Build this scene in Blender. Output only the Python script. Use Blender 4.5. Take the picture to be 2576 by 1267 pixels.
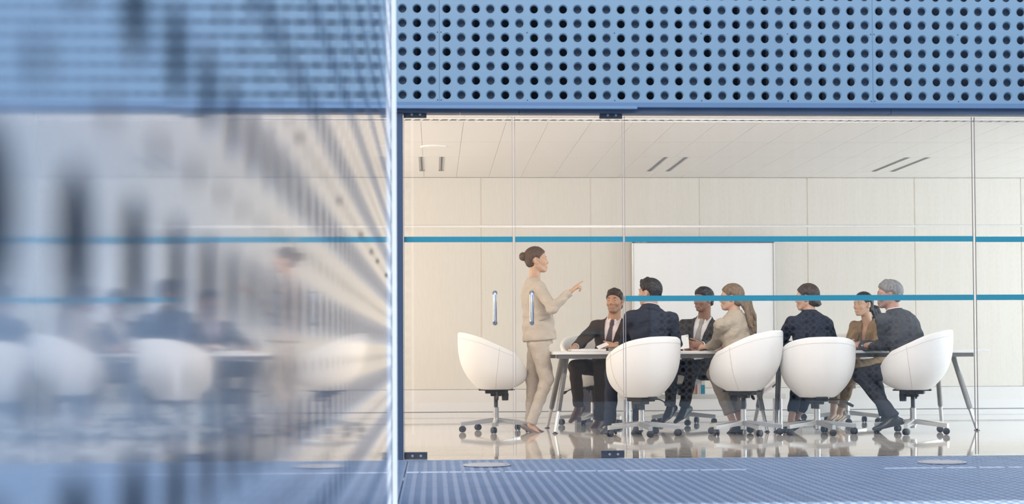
import bpy, bmesh, math, random
import numpy as np
from mathutils import Vector, Matrix
random.seed(7); np.random.seed(7)
S = bpy.context.scene
COL = S.collection
R = math.radians
for o in list(bpy.data.objects): bpy.data.objects.remove(o)

# ------------------------------------------------------------------ camera, sky, light, exposure
F_PX = 3934.0
cam = bpy.data.cameras.new('camera'); co = bpy.data.objects.new('camera', cam); COL.objects.link(co)
cam.sensor_width = 36.0; cam.lens = F_PX / 2576 * 36.0
cam.shift_x = 0.0; cam.shift_y = 0.053
cam.clip_start = 0.05; cam.clip_end = 200
co.matrix_world = Matrix.Translation((0, 0, 0.755)) @ Matrix.Rotation(R(-2.88), 4, 'Z') @ Matrix.Rotation(R(90 + 1.6), 4, 'X') @ Matrix.Rotation(R(-0.28), 4, 'Z')
cam.dof.use_dof = True; cam.dof.focus_distance = 13.2; cam.dof.aperture_fstop = 2.1
S.camera = co
S.view_settings.view_transform = 'Standard'; S.view_settings.look = 'None'
S.view_settings.gamma = 1.0; S.view_settings.use_curve_mapping = False
S.view_settings.exposure = 0.0
S.render.film_transparent = False
S.cycles.max_bounces = 14; S.cycles.diffuse_bounces = 5; S.cycles.glossy_bounces = 8
S.cycles.transparent_max_bounces = 24; S.cycles.transmission_bounces = 8
S.cycles.sample_clamp_indirect = 8.0; S.cycles.caustics_reflective = False; S.cycles.caustics_refractive = False
S.cycles.use_denoising = True

W = bpy.data.worlds.new('sky'); S.world = W; W.use_nodes = True
wn = W.node_tree.nodes; wl = W.node_tree.links
bg = wn['Background']
sky = wn.new('ShaderNodeTexSky'); sky.sky_type = 'NISHITA'; sky.sun_disc = False
sky.sun_elevation = R(42); sky.sun_rotation = R(200); sky.altitude = 100; sky.air_density = 1.0; sky.dust_density = 1.5; sky.ozone_density = 1.5
wl.new(sky.outputs['Color'], bg.inputs['Color']); bg.inputs['Strength'].default_value = 0.30
sun = bpy.data.lights.new('sun', 'SUN'); sun.energy = 6.5; sun.angle = R(.6); sun.color = (1, .96, .90)
suno = bpy.data.objects.new('sun', sun); COL.objects.link(suno)
_az, _el = R(41), R(50)   # the sun stands behind the building and to the right: the alley front lies in its shade
suno.rotation_euler = Vector((math.cos(_az) * math.cos(_el), math.sin(_az) * math.cos(_el), math.sin(_el))).to_track_quat('Z', 'Y').to_euler()
suno.location = (12, 20, 14)

def area(name, loc, rot, sx, sy, power, col):
    l = bpy.data.lights.new(name, 'AREA'); l.shape = 'RECTANGLE'; l.size = sx; l.size_y = sy
    l.energy = power; l.color = col
    o = bpy.data.objects.new(name, l); COL.objects.link(o); o.location = loc; o.rotation_euler = rot
    return o
# unseen fill lights added just inside the glass (behind the facade band), warm at the entrance and daylight-white further along
LT = R(90)
area('front_fill', (0.1, 11.35, 2.60), (LT, 0, 0), 2.3, 0.14, 27, (1, .86, .72))
area('front_fill', (2.6, 11.35, 2.60), (LT, 0, 0), 2.3, 0.14, 58, (1, .935, .885))
area('front_fill', (5.1, 11.35, 2.60), (LT, 0, 0), 2.3, 0.14, 15, (.93, .96, 1))
area('front_fill', (7.4, 11.35, 2.60), (LT, 0, 0), 2.0, 0.14, 15, (.88, .94, 1))
# unseen area lights added for warm light from the left, cool from the right
area('left_warm_fill', (-2.5, 14.3, 1.55), (0, R(-90), 0), 2.0, 5.2, 97, (1, .865, .735))
area('right_cool_fill', (13.05, 14.3, 1.5), (0, R(90), 0), 2.4, 5.0, 560, (.80, .92, 1))

# ------------------------------------------------------------------ helpers
MATS = {}
def mat(name, col, rough=0.5, metal=0.0, noise=0.0, nscale=8.0, bump=0.0, bdist=.01, bscale=60.0, coat=0.0, spec=0.5, sss=0.0, stretch=(1, 1, 1), sheen=0.0, col2=None):
    if name in MATS: return MATS[name]
    m = bpy.data.materials.new(name); m.use_nodes = True
    nt = m.node_tree; n = nt.nodes; b = n['Principled BSDF']
    b.inputs['Base Color'].default_value = (*col, 1); b.inputs['Roughness'].default_value = rough
    b.inputs['Metallic'].default_value = metal; b.inputs['Specular IOR Level'].default_value = spec
    if coat: b.inputs['Coat Weight'].default_value = coat; b.inputs['Coat Roughness'].default_value = .05
    if sss: b.inputs['Subsurface Weight'].default_value = sss; b.inputs['Subsurface Radius'].default_value = (.012, .005, .003)
    if sheen: b.inputs['Sheen Weight'].default_value = sheen
    if noise or bump:
        tc = n.new('ShaderNodeTexCoord'); mp = n.new('ShaderNodeMapping'); mp.inputs['Scale'].default_value = stretch
        nt.links.new(tc.outputs['Object'], mp.inputs['Vector'])
    if noise:
        t = n.new('ShaderNodeTexNoise'); t.inputs['Scale'].default_value = nscale; t.inputs['Detail'].default_value = 5
        nt.links.new(mp.outputs['Vector'], t.inputs['Vector'])
        mx = n.new('ShaderNodeMix'); mx.data_type = 'RGBA'
        c2 = col2 if col2 else tuple(c * (1 - noise) for c in col)
        mx.inputs[6].default_value = (*col, 1); mx.inputs[7].default_value = (*c2, 1)
        cr = n.new('ShaderNodeMapRange'); cr.inputs[1].default_value = .35; cr.inputs[2].default_value = .65
        nt.links.new(t.outputs['Fac'], cr.inputs[0]); nt.links.new(cr.outputs[0], mx.inputs[0]); nt.links.new(mx.outputs[2], b.inputs['Base Color'])
    if bump:
        t2 = n.new('ShaderNodeTexNoise'); t2.inputs['Scale'].default_value = bscale; t2.inputs['Detail'].default_value = 3
        nt.links.new(mp.outputs['Vector'], t2.inputs['Vector'])
        bp = n.new('ShaderNodeBump'); bp.inputs['Strength'].default_value = bump; bp.inputs['Distance'].default_value = bdist
        nt.links.new(t2.outputs['Fac'], bp.inputs['Height']); nt.links.new(bp.outputs['Normal'], b.inputs['Normal'])
    MATS[name] = m
    return m

def glass_mat(name, tint=(1, 1, 1), refl=1.0):
    m = bpy.data.materials.new(name); m.use_nodes = True; nt = m.node_tree; n = nt.nodes
    for x in list(n): n.remove(x)
    out = n.new('ShaderNodeOutputMaterial'); mix = n.new('ShaderNodeMixShader'); tr = n.new('ShaderNodeBsdfTransparent')
    gl = n.new('ShaderNodeBsdfGlossy'); gl.inputs['Roughness'].default_value = 0.0; gl.inputs['Color'].default_value = (refl, refl, refl, 1)
    fr = n.new('ShaderNodeFresnel'); fr.inputs['IOR'].default_value = 1.5
    tr.inputs['Color'].default_value = (*tint, 1)
    nt.links.new(fr.outputs[0], mix.inputs[0]); nt.links.new(tr.outputs[0], mix.inputs[1]); nt.links.new(gl.outputs[0], mix.inputs[2])
    nt.links.new(mix.outputs[0], out.inputs[0])
    return m

def link(o, parent=None):
    COL.objects.link(o)
    if parent is not None: o.parent = parent
    return o
def tag(o, label=None, cat=None, group=None, kind=None):
    if label: o['label'] = label
    if cat: o['category'] = cat
    if group: o['group'] = group
    if kind: o['kind'] = kind
    return o
def empty(name, loc, rz=0.0, **k):
    o = bpy.data.objects.new(name, None); o.empty_display_size = .1; COL.objects.link(o)
    o.location = loc; o.rotation_euler = (0, 0, rz); tag(o, **k); return o
def mesh_np(name, V, Fq, m, parent=None, smooth=True, loc=None):
    me = bpy.data.meshes.new(name)
    V = np.asarray(V, dtype=np.float32); Fq = np.asarray(Fq, dtype=np.int32)
    me.vertices.add(len(V)); me.vertices.foreach_set('co', V.ravel())
    k = Fq.shape[1]; me.loops.add(Fq.size); me.loops.foreach_set('vertex_index', Fq.ravel())
    me.polygons.add(len(Fq)); me.polygons.foreach_set('loop_start', np.arange(0, Fq.size, k, dtype=np.int32))
    me.polygons.foreach_set('use_smooth', np.full(len(Fq), smooth)); me.update(calc_edges=True); me.validate()
    me.materials.append(m)
    o = bpy.data.objects.new(name, me); link(o, parent)
    if loc: o.location = loc
    return o

class B:
    """bmesh collector"""
    def __init__(s): s.bm = bmesh.new()
    def box(s, x0, x1, y0, y1, z0, z1, bev=0.0):
        r = bmesh.ops.create_cube(s.bm, size=1.0); vs = r['verts']
        for v in vs: v.co = Vector(((x0 + x1) / 2 + v.co.x * (x1 - x0), (y0 + y1) / 2 + v.co.y * (y1 - y0), (z0 + z1) / 2 + v.co.z * (z1 - z0)))
        if bev:
            es = list({e for v in vs for e in v.link_edges})
            bmesh.ops.bevel(s.bm, geom=es, offset=bev, segments=2, affect='EDGES', profile=.5)
        return s
    def tube(s, p, q, r0, r1=None, seg=16, cap=True):
        r1 = r0 if r1 is None else r1
        p, q = Vector(p), Vector(q); d = q - p
        r = bmesh.ops.create_cone(s.bm, segments=seg, radius1=r0, radius2=r1, depth=d.length, cap_ends=cap)
        bmesh.ops.transform(s.bm, verts=r['verts'], matrix=Matrix.Translation((p + q) / 2) @ d.to_track_quat('Z', 'Y').to_matrix().to_4x4())
        return s
    def sphere(s, c, r, u=16, v=10, sc=(1, 1, 1)):
        q = bmesh.ops.create_uvsphere(s.bm, u_segments=u, v_segments=v, radius=r)
        for x in q['verts']: x.co = Vector((c[0] + x.co.x * sc[0], c[1] + x.co.y * sc[1], c[2] + x.co.z * sc[2]))
        return s
    def path(s, pts, r, seg=10):
        pts = [Vector(p) for p in pts]; rings = []
        for i, p in enumerate(pts):
            d = (pts[min(i + 1, len(pts) - 1)] - pts[max(i - 1, 0)]).normalized()
            a = d.orthogonal().normalized() if i == 0 else (rings[-1][1] - d * rings[-1][1].dot(d)).normalized()
            b = d.cross(a); rr = r[i] if isinstance(r, (list, tuple)) else r
            rings.append(([s.bm.verts.new(p + (a * math.cos(t) + b * math.sin(t)) * rr) for t in [2 * math.pi * k / seg for k in range(seg)]], a))
        for (A, _), (C, _) in zip(rings, rings[1:]):
            for k in range(seg): s.bm.faces.new((A[k], A[(k + 1) % seg], C[(k + 1) % seg], C[k]))
        s.bm.faces.new(rings[0][0][::-1]); s.bm.faces.new(rings[-1][0]); return s
    def lathe(s, prof, seg=32, c=(0, 0, 0)):
        rings = []
        for r, z in prof:
            rings.append([s.bm.verts.new((c[0] + r * math.cos(2 * math.pi * k / seg), c[1] + r * math.sin(2 * math.pi * k / seg), c[2] + z)) for k in range(seg)])
        for A, C in zip(rings, rings[1:]):
            for k in range(seg): s.bm.faces.new((A[k], A[(k + 1) % seg], C[(k + 1) % seg], C[k]))
        if prof[0][0] > 1e-5: s.bm.faces.new(rings[0][::-1])
        if prof[-1][0] > 1e-5: s.bm.faces.new(rings[-1])
        return s
    def poly(s, pts, depth):
        """extrude a list of 3d points along vector depth"""
        a = [s.bm.verts.new(p) for p in pts]; b = [s.bm.verts.new(Vector(p) + Vector(depth)) for p in pts]
        n = len(pts); s.bm.faces.new(a[::-1]); s.bm.faces.new(b)
        for i in range(n): s.bm.faces.new((a[i], a[(i + 1) % n], b[(i + 1) % n], b[i]))
        return s
    def xf(s, m):
        bmesh.ops.transform(s.bm, verts=s.bm.verts[:], matrix=m); return s
    def mesh(s, name, m, smooth=False):
        bmesh.ops.remove_doubles(s.bm, verts=s.bm.verts[:], dist=1e-6)
        bmesh.ops.recalc_face_normals(s.bm, faces=s.bm.faces[:])
        me = bpy.data.meshes.new(name); s.bm.to_mesh(me); s.bm.free(); me.materials.append(m)
        if smooth:
            me.polygons.foreach_set('use_smooth', np.ones(len(me.polygons), bool))
            try: me.set_sharp_from_angle(angle=R(40))
            except Exception: pass
        return me
    def obj(s, name, m, parent=None, smooth=False, loc=None):
        o = bpy.data.objects.new(name, s.mesh(name, m, smooth)); link(o, parent)
        if loc: o.location = loc
        return o
def dup(o, parent, loc=None, rot=None):
    c = o.copy(); COL.objects.link(c); c.parent = parent
    if loc is not None: c.location = loc
    if rot is not None: c.rotation_euler = rot
    return c
def dup_tree(o, parent=None):
    c = o.copy(); COL.objects.link(c); c.parent = parent
    for ch in list(o.children): dup_tree(ch, c)
    return c

# ------------------------------------------------------------------ materials
M_blue = mat('blue_coated_metal', (.27, .41, .515), .38, .0, noise=.06, nscale=1.5, coat=.15)
M_slat = mat('blue_grey_slat', (.20, .26, .36), .5)
M_dark = mat('dark_void', (.022, .036, .062), .8)
M_flange = mat('flange_blue', (.16, .27, .42), .45)
M_beam = mat('beam_blue', (.13, .18, .27), .5, noise=.15, nscale=4)
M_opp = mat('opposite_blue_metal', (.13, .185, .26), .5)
M_post = mat('post_blue', (.065, .105, .18), .45)
M_white_edge = mat('white_edge', (.93, .95, .97), .3)
M_grate = mat('grating_blue', (.36, .485, .64), .42, .1, noise=.10, nscale=3)
M_glint = mat('white_glint', (.92, .94, .97), .2)  # white paint imitating sun glints along the deck joint
M_glass = glass_mat('clear_glass', (.985, .99, .985))
M_gedge = mat('glass_edge', (.62, .55, .50), .2)
M_tape = mat('blue_tape', (.035, .33, .42), .55, noise=.04, nscale=60)
M_patch = mat('dark_patch_metal', (.085, .10, .13), .45, .3, noise=.25, nscale=40)
M_chrome = mat('chrome', (.82, .84, .88), .10, 1.0)
M_steel = mat('brushed_steel', (.62, .61, .60), .33, .9)
M_steelL = mat('pale_painted_metal', (.52, .52, .52), .4, .35)
M_frame = mat('grey_table_metal', (.30, .295, .29), .4, .2)
M_lid = mat('pale_lid_metal', (.74, .70, .66), .35, .2)
M_wall = mat('cream_wall_panel', (.735, .705, .655), .55, noise=.05, nscale=30, stretch=(6, 1, .25))
M_strip = mat('pale_joint_strip', (.82, .76, .68), .4)
M_alu = mat('wall_aluminium_strip', (.70, .69, .67), .35, .3)
M_base = mat('wall_base_white', (.74, .73, .73), .5)
M_ceil = mat('ceiling_white', (.88, .86, .84), .6)
M_groove = mat('shadow_groove', (.20, .18, .17), .8)
M_white = mat('white_laminate', (.86, .85, .84), .35)
M_board = mat('whiteboard_surface', (.88, .88, .90), .35)
M_black = mat('black_plastic', (.018, .018, .022), .45)
M_shell = mat('white_chair_cover', (.86, .85, .84), .62, bump=.05, bscale=400)
M_seam = mat('chair_seam', (.60, .57, .53), .7)
M_fl = mat('polished_floor', (.80, .76, .71), .018, noise=.05, nscale=2.0, spec=.7)
nt = M_fl.node_tree; tcn = nt.nodes.new('ShaderNodeTexCoord'); mpn = nt.nodes.new('ShaderNodeMapping'); mpn.inputs['Scale'].default_value = (.9, 5, 1)
nn = nt.nodes.new('ShaderNodeTexNoise'); nn.inputs['Scale'].default_value = 4.5; nn.inputs['Detail'].default_value = 2.5
bpn = nt.nodes.new('ShaderNodeBump'); bpn.inputs['Strength'].default_value = .022; bpn.inputs['Distance'].default_value = .012
nt.links.new(tcn.outputs['Object'], mpn.inputs[0]); nt.links.new(mpn.outputs[0], nn.inputs['Vector']); nt.links.new(nn.outputs['Fac'], bpn.inputs['Height'])
nt.links.new(bpn.outputs['Normal'], nt.nodes['Principled BSDF'].inputs['Normal'])
# polished coated panel beside the camera: blue paint under a glossy clear coat
M_mirror = mat('polished_blue_panel', (.235, .345, .51), .075, .20, noise=.05, nscale=2, coat=.8)
M_mirror.node_tree.nodes['Principled BSDF'].inputs['Coat Roughness'].default_value = .045

# ------------------------------------------------------------------ setting: shells
YG, YB, CH = 10.88, 17.5, 2.69
fl = B().box(-2.6, 13.0, YG - .06, YB + .2, -.12, 0).obj('floor', M_fl); tag(fl, 'polished cream floor of the meeting room', kind='structure')
wb_ = B().box(-2.6, 13.0, YB + .02, YB + .2, 0, 2.9).obj('wall_back', M_wall); tag(wb_, 'cream panelled back wall of the meeting room', kind='structure')
seams = [.538 + 1.231 * k for k in range(-3, 11)]
def panel_mesh(w, h): return B().box(0, w, -.02, .018, 0, h, .002).mesh('wall_panel', M_wall)
pu = panel_mesh(1.231 - .012, CH - 2.145 - .01); pl_ = panel_mesh(1.231 - .012, 2.125 - .315)
jm = B().box(-.006, .006, -.012, .018, 0, CH).mesh('joint_strip', M_strip)
for k, x in enumerate(seams[:-1]):
    for me, z in ((pu, 2.152), (pl_, .318)):
        o = bpy.data.objects.new('wall_panel', me); link(o, wb_); o.location = (x + .006, YB, z)
    o = bpy.data.objects.new('joint_strip', jm); link(o, wb_); o.location = (x, YB, 0)
B().box(seams[0], 13.0, YB - .024, YB + .018, 2.126, 2.151).obj('rail_strip', M_alu, wb_)
bb = B().box(-2.6, 13.0, YB - .05, YB + .02, .07, .315, .003).obj('baseboard_back', M_base); tag(bb, 'pale grey base panel along the back wall', kind='structure')
B().box(-2.6, 13.0, YB - .06, YB + .02, 0, .062, .003).obj('plinth', M_base, bb)
B().box(-2.6, 13.0, YB - .04, YB + .02, .062, .07).obj('shadow_gap', M_groove, bb)
wl_ = B().box(-2.75, -2.6, YG, YB + .2, 0, 2.9).obj('wall_left', M_wall); tag(wl_, 'cream left end wall of the meeting room', kind='structure')
# right wall, with an opening added for the cool fill light
wr = B().box(13.0, 13.15, YG, 11.7, 0, 2.9).box(13.0, 13.15, 16.9, YB + .2, 0, 2.9).box(13.0, 13.15, 11.7, 16.9, 0, .3).box(13.0, 13.15, 11.7, 16.9, 2.6, 2.9).obj('wall_right', M_wall); tag(wr, 'right end wall of the meeting room with a tall opening added for side light', kind='structure')
# ceiling
ce = B().box(-2.75, 13.15, 11.02, YB + .2, CH + .02, 3.0).obj('ceiling', M_groove); tag(ce, 'white tiled ceiling of the meeting room', kind='structure')
rows = [(11.02, 13.015), (13.195, 14.485), (14.495, 15.605), (15.612, 16.88), (16.886, 17.48)]
tw = .362; xs0 = -.10 - 7 * tw
LXC = (-.0125, 2.447, 4.92, 7.385)
def tiles_of(xc): return [k for k in range(44) if xs0 + k * tw < xc + .17 and xs0 + (k + 1) * tw > xc - .17]
LIGHT_TILES = {k for xc in LXC for k in tiles_of(xc)}
for y0, y1 in rows:
    for par in (0,):
        me = B().box(0.0012, tw - .0012, 0, y1 - y0, 0, .03, .0012).mesh('ceiling_tile', M_ceil)
    for k in range(44):
        x = xs0 + k * tw
        if abs(y0 - 15.612) < .01:
            if k in LIGHT_TILES: continue
        o = bpy.data.objects.new('ceiling_tile', me); link(o, ce); o.location = (x, y0, CH)
# linear air diffuser in the ceiling gap
ad = empty('air_diffuser', (0, 13.105, CH), label='long white slotted air diffuser set across the ceiling near the glass', cat='air vent')
B().box(-2.5, 12.9, -.085, -.060, -.004, .012, .002).obj('flange', M_ceil, ad); B().box(-2.5, 12.9, .060, .085, -.004, .012, .002).obj('flange', M_ceil, ad)
B().box(-2.5, 12.9, -.085, .085, .012, .018).obj('duct_plate', mat('duct_grey', (.30, .29, .29), .7), ad)
vm = B().box(-.003, .003, -.060, .060, -.003, .012).mesh('vane', M_white)
for k in range(200):
    o = bpy.data.objects.new('vane', vm); link(o, ad); o.location = (-2.46 + k * .0765, 0, 0); o.rotation_euler = (0, 0, R(14))
# recessed strip lights: two slots per fitting
M_lampglow = bpy.data.materials.new('lamp_tube'); M_lampglow.use_nodes = True
_b = M_lampglow.node_tree.nodes['Principled BSDF']; _b.inputs['Emission Color'].default_value = (1, .95, .88, 1); _b.inputs['Emission Strength'].default_value = .25; _b.inputs['Base Color'].default_value = (.8, .8, .8, 1)
def strip_light(x, label, grp):
    t = empty('ceiling_light', (x, 15.62, CH), label=label, cat='ceiling light')
    ks = tiles_of(x); a0, a1 = xs0 + ks[0] * tw - x + .001, xs0 + (ks[-1] + 1) * tw - x - .001
    b = B()
    for x0, x1 in ((a0, -.134), (-.072, .072), (.134, a1)): b.box(x0, x1, 0.002, 1.258, 0, .02)
    b.box(a0, a1, -.007, .002, 0, .02); b.obj('cover_plate', M_ceil, t)
    for cx in (-.103, .103):
        B().box(cx - .03, cx + .03, .0, 1.25, .014, .0185).obj('reflector', M_white, t)
        B().box(cx - .033, cx - .029, 0, 1.25, -.003, .014).box(cx + .029, cx + .033, 0, 1.25, -.003, .014).obj('slot_frame', M_white, t)
        B().tube((cx, .02, .0085), (cx, 1.23, .0085), .005, seg=10).obj('tube_lamp', M_lampglow, t)
        lv = B()
        for k in range(34): lv.box(cx - .010, cx + .010, .02 + k * .0365, .028 + k * .0365, -.002, .003)
        lv.box(cx - .011, cx - .007, .0, 1.25, -.003, .004); lv.box(cx + .007, cx + .011, 0, 1.25, -.003, .004)
        lv.obj('louvre', mat('louvre_grey', (.30, .32, .35), .3, .8), t)
    return t
strip_light(LXC[0], 'recessed twin strip light in the ceiling above the standing woman, nearest the glass doors', 0)
strip_light(LXC[1], 'recessed twin strip light in the ceiling above the white presentation board', 0)
strip_light(LXC[2], 'recessed twin strip light in the ceiling above the grey-haired man', 0)
strip_light(LXC[3], 'recessed twin strip light in the ceiling beyond the right edge of the table', 0)
sp = B().lathe([(.0, -.012), (.06, -.014), (.085, -.012), (.088, -.008), (.09, -.012), (.118, -.012), (.125, -.004), (.126, 0), (0, 0)], 40).obj('ceiling_speaker', M_ceil, smooth=True)
sp.location = (.005, 14.83, CH); tag(sp, 'round white flush ceiling speaker above the left glass door', 'speaker')

# ------------------------------------------------------------------ perforated metal sheets
def perf_np(nx, nz, px, pz, r, bev, th, seg=24, slope=1.15):
    """front face at y=0 facing -y, cells from (0,0); returns verts, quads"""
    a = np.arange(seg) * 2 * math.pi / seg
    c, s = np.cos(a), np.sin(a); mx = np.maximum(abs(c), abs(s))
    sq = np.stack([c / mx * px / 2, np.zeros(seg), s / mx * pz / 2], 1)
    r1 = np.stack([c * (r + bev), np.zeros(seg), s * (r + bev)], 1)
    r2 = np.stack([c * r, np.full(seg, bev * slope), s * r], 1)
    r3 = np.stack([c * r, np.full(seg, th), s * r], 1)
    T = np.concatenate([sq, r1, r2, r3]); q = []
    for L in range(3):
        for k in range(seg):
            k2 = (k + 1) % seg; q.append((L * seg + k, L * seg + k2, (L + 1) * seg + k2, (L + 1) * seg + k))
    q = np.array(q); off = np.array([((i + .5) * px, 0, (j + .5) * pz) for i in range(nx) for j in range(nz)])
    V = (off[:, None, :] + T[None]).reshape(-1, 3); Q = (q[None] + (np.arange(nx * nz) * len(T))[:, None, None]).reshape(-1, 4)
    return V, Q
PIT = .1000
wf = B().box(-3.2, 13.1, 10.955, 11.015, 2.44, 6.0).obj('wall_front', M_dark); tag(wf, 'perforated blue metal band above the glass front', kind='structure')
NP = 30; PW = 3.043; px_ = PW / NP
V, Q = perf_np(NP, 14, px_ - .00007, PIT, .0272, .0075, .022)
xj = .047
first = None
for k in range(-1, 5):
    if first is None:
        o = mesh_np('perforated_panel', V, Q, M_blue, wf, smooth=False); first = o
    else: o = dup(first, wf)
    o.location = (xj + PW * k + .0015, 10.80, 2.473)
    bx = B().box(xj + PW * k, xj + PW * k + .006, 10.803, 10.806, 2.473, 3.87).obj('panel_joint', M_post, wf)
# corrugated backing slats
sm = B().poly([(-.05, .0, 0), (.05, .0, 0), (.075, .07, 0), (-.075, .07, 0)], (0, 0, 1.45)).mesh('backing_slat', M_slat)
for k in range(82):
    o = bpy.data.objects.new('backing_slat', sm); link(o, wf); o.location = (-3.0 + k * .2013, 10.865, 2.47)
rv = B().sphere((0, 0, 0), .005, 8, 6, (1, .6, 1)).mesh('rivet', M_post)
for k in range(-1, 3):
    for dx in (.012, .61, 1.22, 1.83, 2.44, PW - .012):
        for z in (2.488, 2.96, 3.45):
            o = bpy.data.objects.new('rivet', rv); link(o, wf); o.location = (xj + PW * k + dx, 10.80, z)
# flange, drip bar and beam above the glass
t1 = B().box(-3.2, 13.1, 10.785, 10.84, 2.438, 2.473, .003).obj('trim_1', M_flange); tag(t1, 'blue folded flange under the perforated band', kind='structure')
B().box(-3.2, 1.421, 10.765, 10.80, 2.424, 2.445, .003).obj('drip_bar', mat('drip_blue', (.21, .34, .50), .4), t1)
t2 = B().box(-3.2, .19, 10.83, 10.95, 2.404, 2.44).obj('trim_2', M_beam); tag(t2, 'dark blue head beam over the glass doors and panes', kind='structure')
B().box(.193, .60, 10.83, 10.95, 2.404, 2.44).obj('beam_length', M_beam, t2); B().box(.603, 3.225, 10.83, 10.95, 2.404, 2.44).obj('beam_length', M_beam, t2); B().box(3.228, 13.1, 10.828, 10.95, 2.404, 2.44).obj('beam_length', M_beam, t2)
t3 = B().box(-.262, -.209, 10.83, 10.93, 0, 2.4, .002).obj('trim_3', M_post); tag(t3, 'dark blue steel post at the left edge of the glass front', kind='structure')
B().box(-3.2, -.265, 10.86, 10.92, 0, 2.4).obj('side_panel', M_post, t3)

# ------------------------------------------------------------------ glass doors and panes
def pane(name, x0, x1, label, tapes, z0=.004, z1=2.39):
    d = B().box(x0, x1, YG, YG + .012, z0, z1).obj(name, M_glass); tag(d, label, kind='structure')
    e = .0032
    B().box(x0, x0 + e, YG - .0006, YG + .0126, z0, z1).obj('glass_edge', M_gedge, d); B().box(x1 - e, x1, YG - .0006, YG + .0126, z0, z1).obj('glass_edge', M_gedge, d)
    for z in tapes: B().box(x0 + .001, x1 - .001, YG - .0025, YG - .0007, z - .0195, z + .0195).obj('tape_strip', M_tape, d)
    return d
d1 = pane('door_1', -.204, .556, 'left glass door with a chrome pull handle and one blue tape strip', [1.526], .02, 2.385)
d2 = pane('door_2', .570, 1.329, 'right glass door with a chrome pull handle and one blue tape strip', [1.526], .02, 2.385)
w1 = pane('window_1', 1.341, 3.822, 'wide fixed glass pane with two blue tape strips in front of the table', [1.526, 1.111])
w2 = pane('window_2', 3.838, 6.30, 'fixed glass pane right of the table end with two blue tape strips', [1.522, 1.111])
w3 = pane('window_3', 6.316, 13.0, 'fixed glass pane at the far right end', [1.522, 1.111])
def handle(d, x):
    for y, s_ in ((YG - .045, -1), (YG + .057, 1)):
        y0 = YG if s_ < 0 else YG + .012
        zc, hh = 1.048, .105
        pts = [(x, y0, zc - hh), (x, y + .014 * -s_, zc - hh)] + [(x, y + .014 * -s_ * math.cos(t), zc - hh + .014 * math.sin(t) + .0) for t in (R(30), R(60), R(90))] + \
              [(x, y, zc + hh - .014)] + [(x, y + .014 * -s_ * (1 - math.cos(t)), zc + hh - .014 + .014 * math.sin(t)) for t in (R(30), R(60), R(90))] + [(x, y0, zc + hh)]
        h = B().path(pts, .0105, 14)
        for z in (zc - hh, zc + hh): h.tube((x, y0, z), (x, y0 + s_ * .006, z), .0165, seg=18)
        h.obj('pull_handle', M_chrome, d, smooth=True)
handle(d1, .429); handle(d2, .686)
def patch(d, x0, x1, z0, z1):
    p = B().box(x0, x1, YG - .014, YG + .026, z0, z1, .002).obj('hinge_plate', M_patch, d)
    for f in (.36, .72):
        b = B().tube((0, 0, 0), (0, -.003, 0), .0085, seg=14).tube((0, -.003, 0), (0, -.0035, 0), .0045, seg=6).obj('bolt', M_steelL, p); b.location = (x0 + (x1 - x0) * f, YG - .014, (z0 + z1) / 2)
patch(d1, -.203, -.043, 2.376, 2.415); patch(d2, 1.168, 1.327, 2.374, 2.415); patch(d1, -.206, -.045, .002, .051); patch(d2, 1.164, 1.326, .002, .051)

# ------------------------------------------------------------------ outdoor grating floor
gr = B().box(-6, 14, -3, YG - .06, -.30, -.14).obj('ground', M_dark); tag(gr, 'blue perforated metal grating deck in front of the glass', kind='structure')
def grate_np(w, d, px, py, sx, sy, dep):
    nx, ny = int(round(w / px)), int(round(d / py)); px, py = w / nx, d / ny
    o = np.array([(-px / 2, -py / 2, 0), (px / 2, -py / 2, 0), (px / 2, py / 2, 0), (-px / 2, py / 2, 0)])
    i = np.array([(-sx, -sy, 0), (sx, -sy, 0), (sx, sy, 0), (-sx, sy, 0)]) / 2
    T = np.concatenate([o, i, i + np.array([0, 0, -dep])]); q = []
    for L in (0, 4):
        for k in range(4): q.append((L + k, L + (k + 1) % 4, L + 4 + (k + 1) % 4, L + 4 + k))
    off = np.array([((a + .5) * px, (b + .5) * py, 0) for a in range(nx) for b in range(ny)])
    V = (off[:, None] + T[None]).reshape(-1, 3); Q = (np.array(q)[None] + (np.arange(nx * ny) * 12)[:, None, None]).reshape(-1, 4)
    return V, Q
GW, GD = 2.045, 1.055
V, Q = grate_np(GW - .006, GD - .006, .0605, .088, .035, .052, .012)
g0 = None
for a in range(-3, 7):
    for b in range(-1, 13):
        x, y = -.179 + GW * a - 0, 10.79 - GD * (b)
        if y < -2.5 or b < 0: continue
        if g0 is None: o = mesh_np('grating_panel', V, Q, M_grate, gr, smooth=False); g0 = o
        else: o = dup(g0, gr)
        o.location = (x + .003, y - GD + .003, -.002)
B().box(-6, 14, 10.792, YG - .045, -.06, -.001).obj('sill_strip', M_grate, gr)
# raised white dashes along the first cross joint, standing in for glints of sunlight
glint = B()
x = -.17
random.seed(3)
while x < 5.2:
    L = random.uniform(.05, .16)
    if not (1.95 < x < 2.75): glint.box(x, x + L, 9.735 - .010 + random.uniform(-.006, .006), 9.735 + .006, -.003, .0035)
    x += L + random.uniform(.0, .03)
glint.obj('joint_glint', M_glint, gr)
def floor_box(x, y, label):
    t = empty('floor_box', (x, y, 0), label=label, cat='floor lid')
    B().lathe([(0, 0), (.155, 0), (.158, .004), (.150, .009), (.108, .0095), (.106, .007), (.104, .0095), (0, .0098)], 48).obj('lid', M_lid, t, smooth=True)
    for a in (R(170), R(-20), R(75)):
        B().tube((.13 * math.cos(a), .13 * math.sin(a), .009), (.13 * math.cos(a), .13 * math.sin(a), .0105), .006, seg=10).obj('screw', M_patch, t)
floor_box(.347, 10.275, 'round metal floor lid on the deck before the left glass door')
floor_box(3.344, 10.174, 'round metal floor lid on the deck before the grey-haired man')

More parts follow.
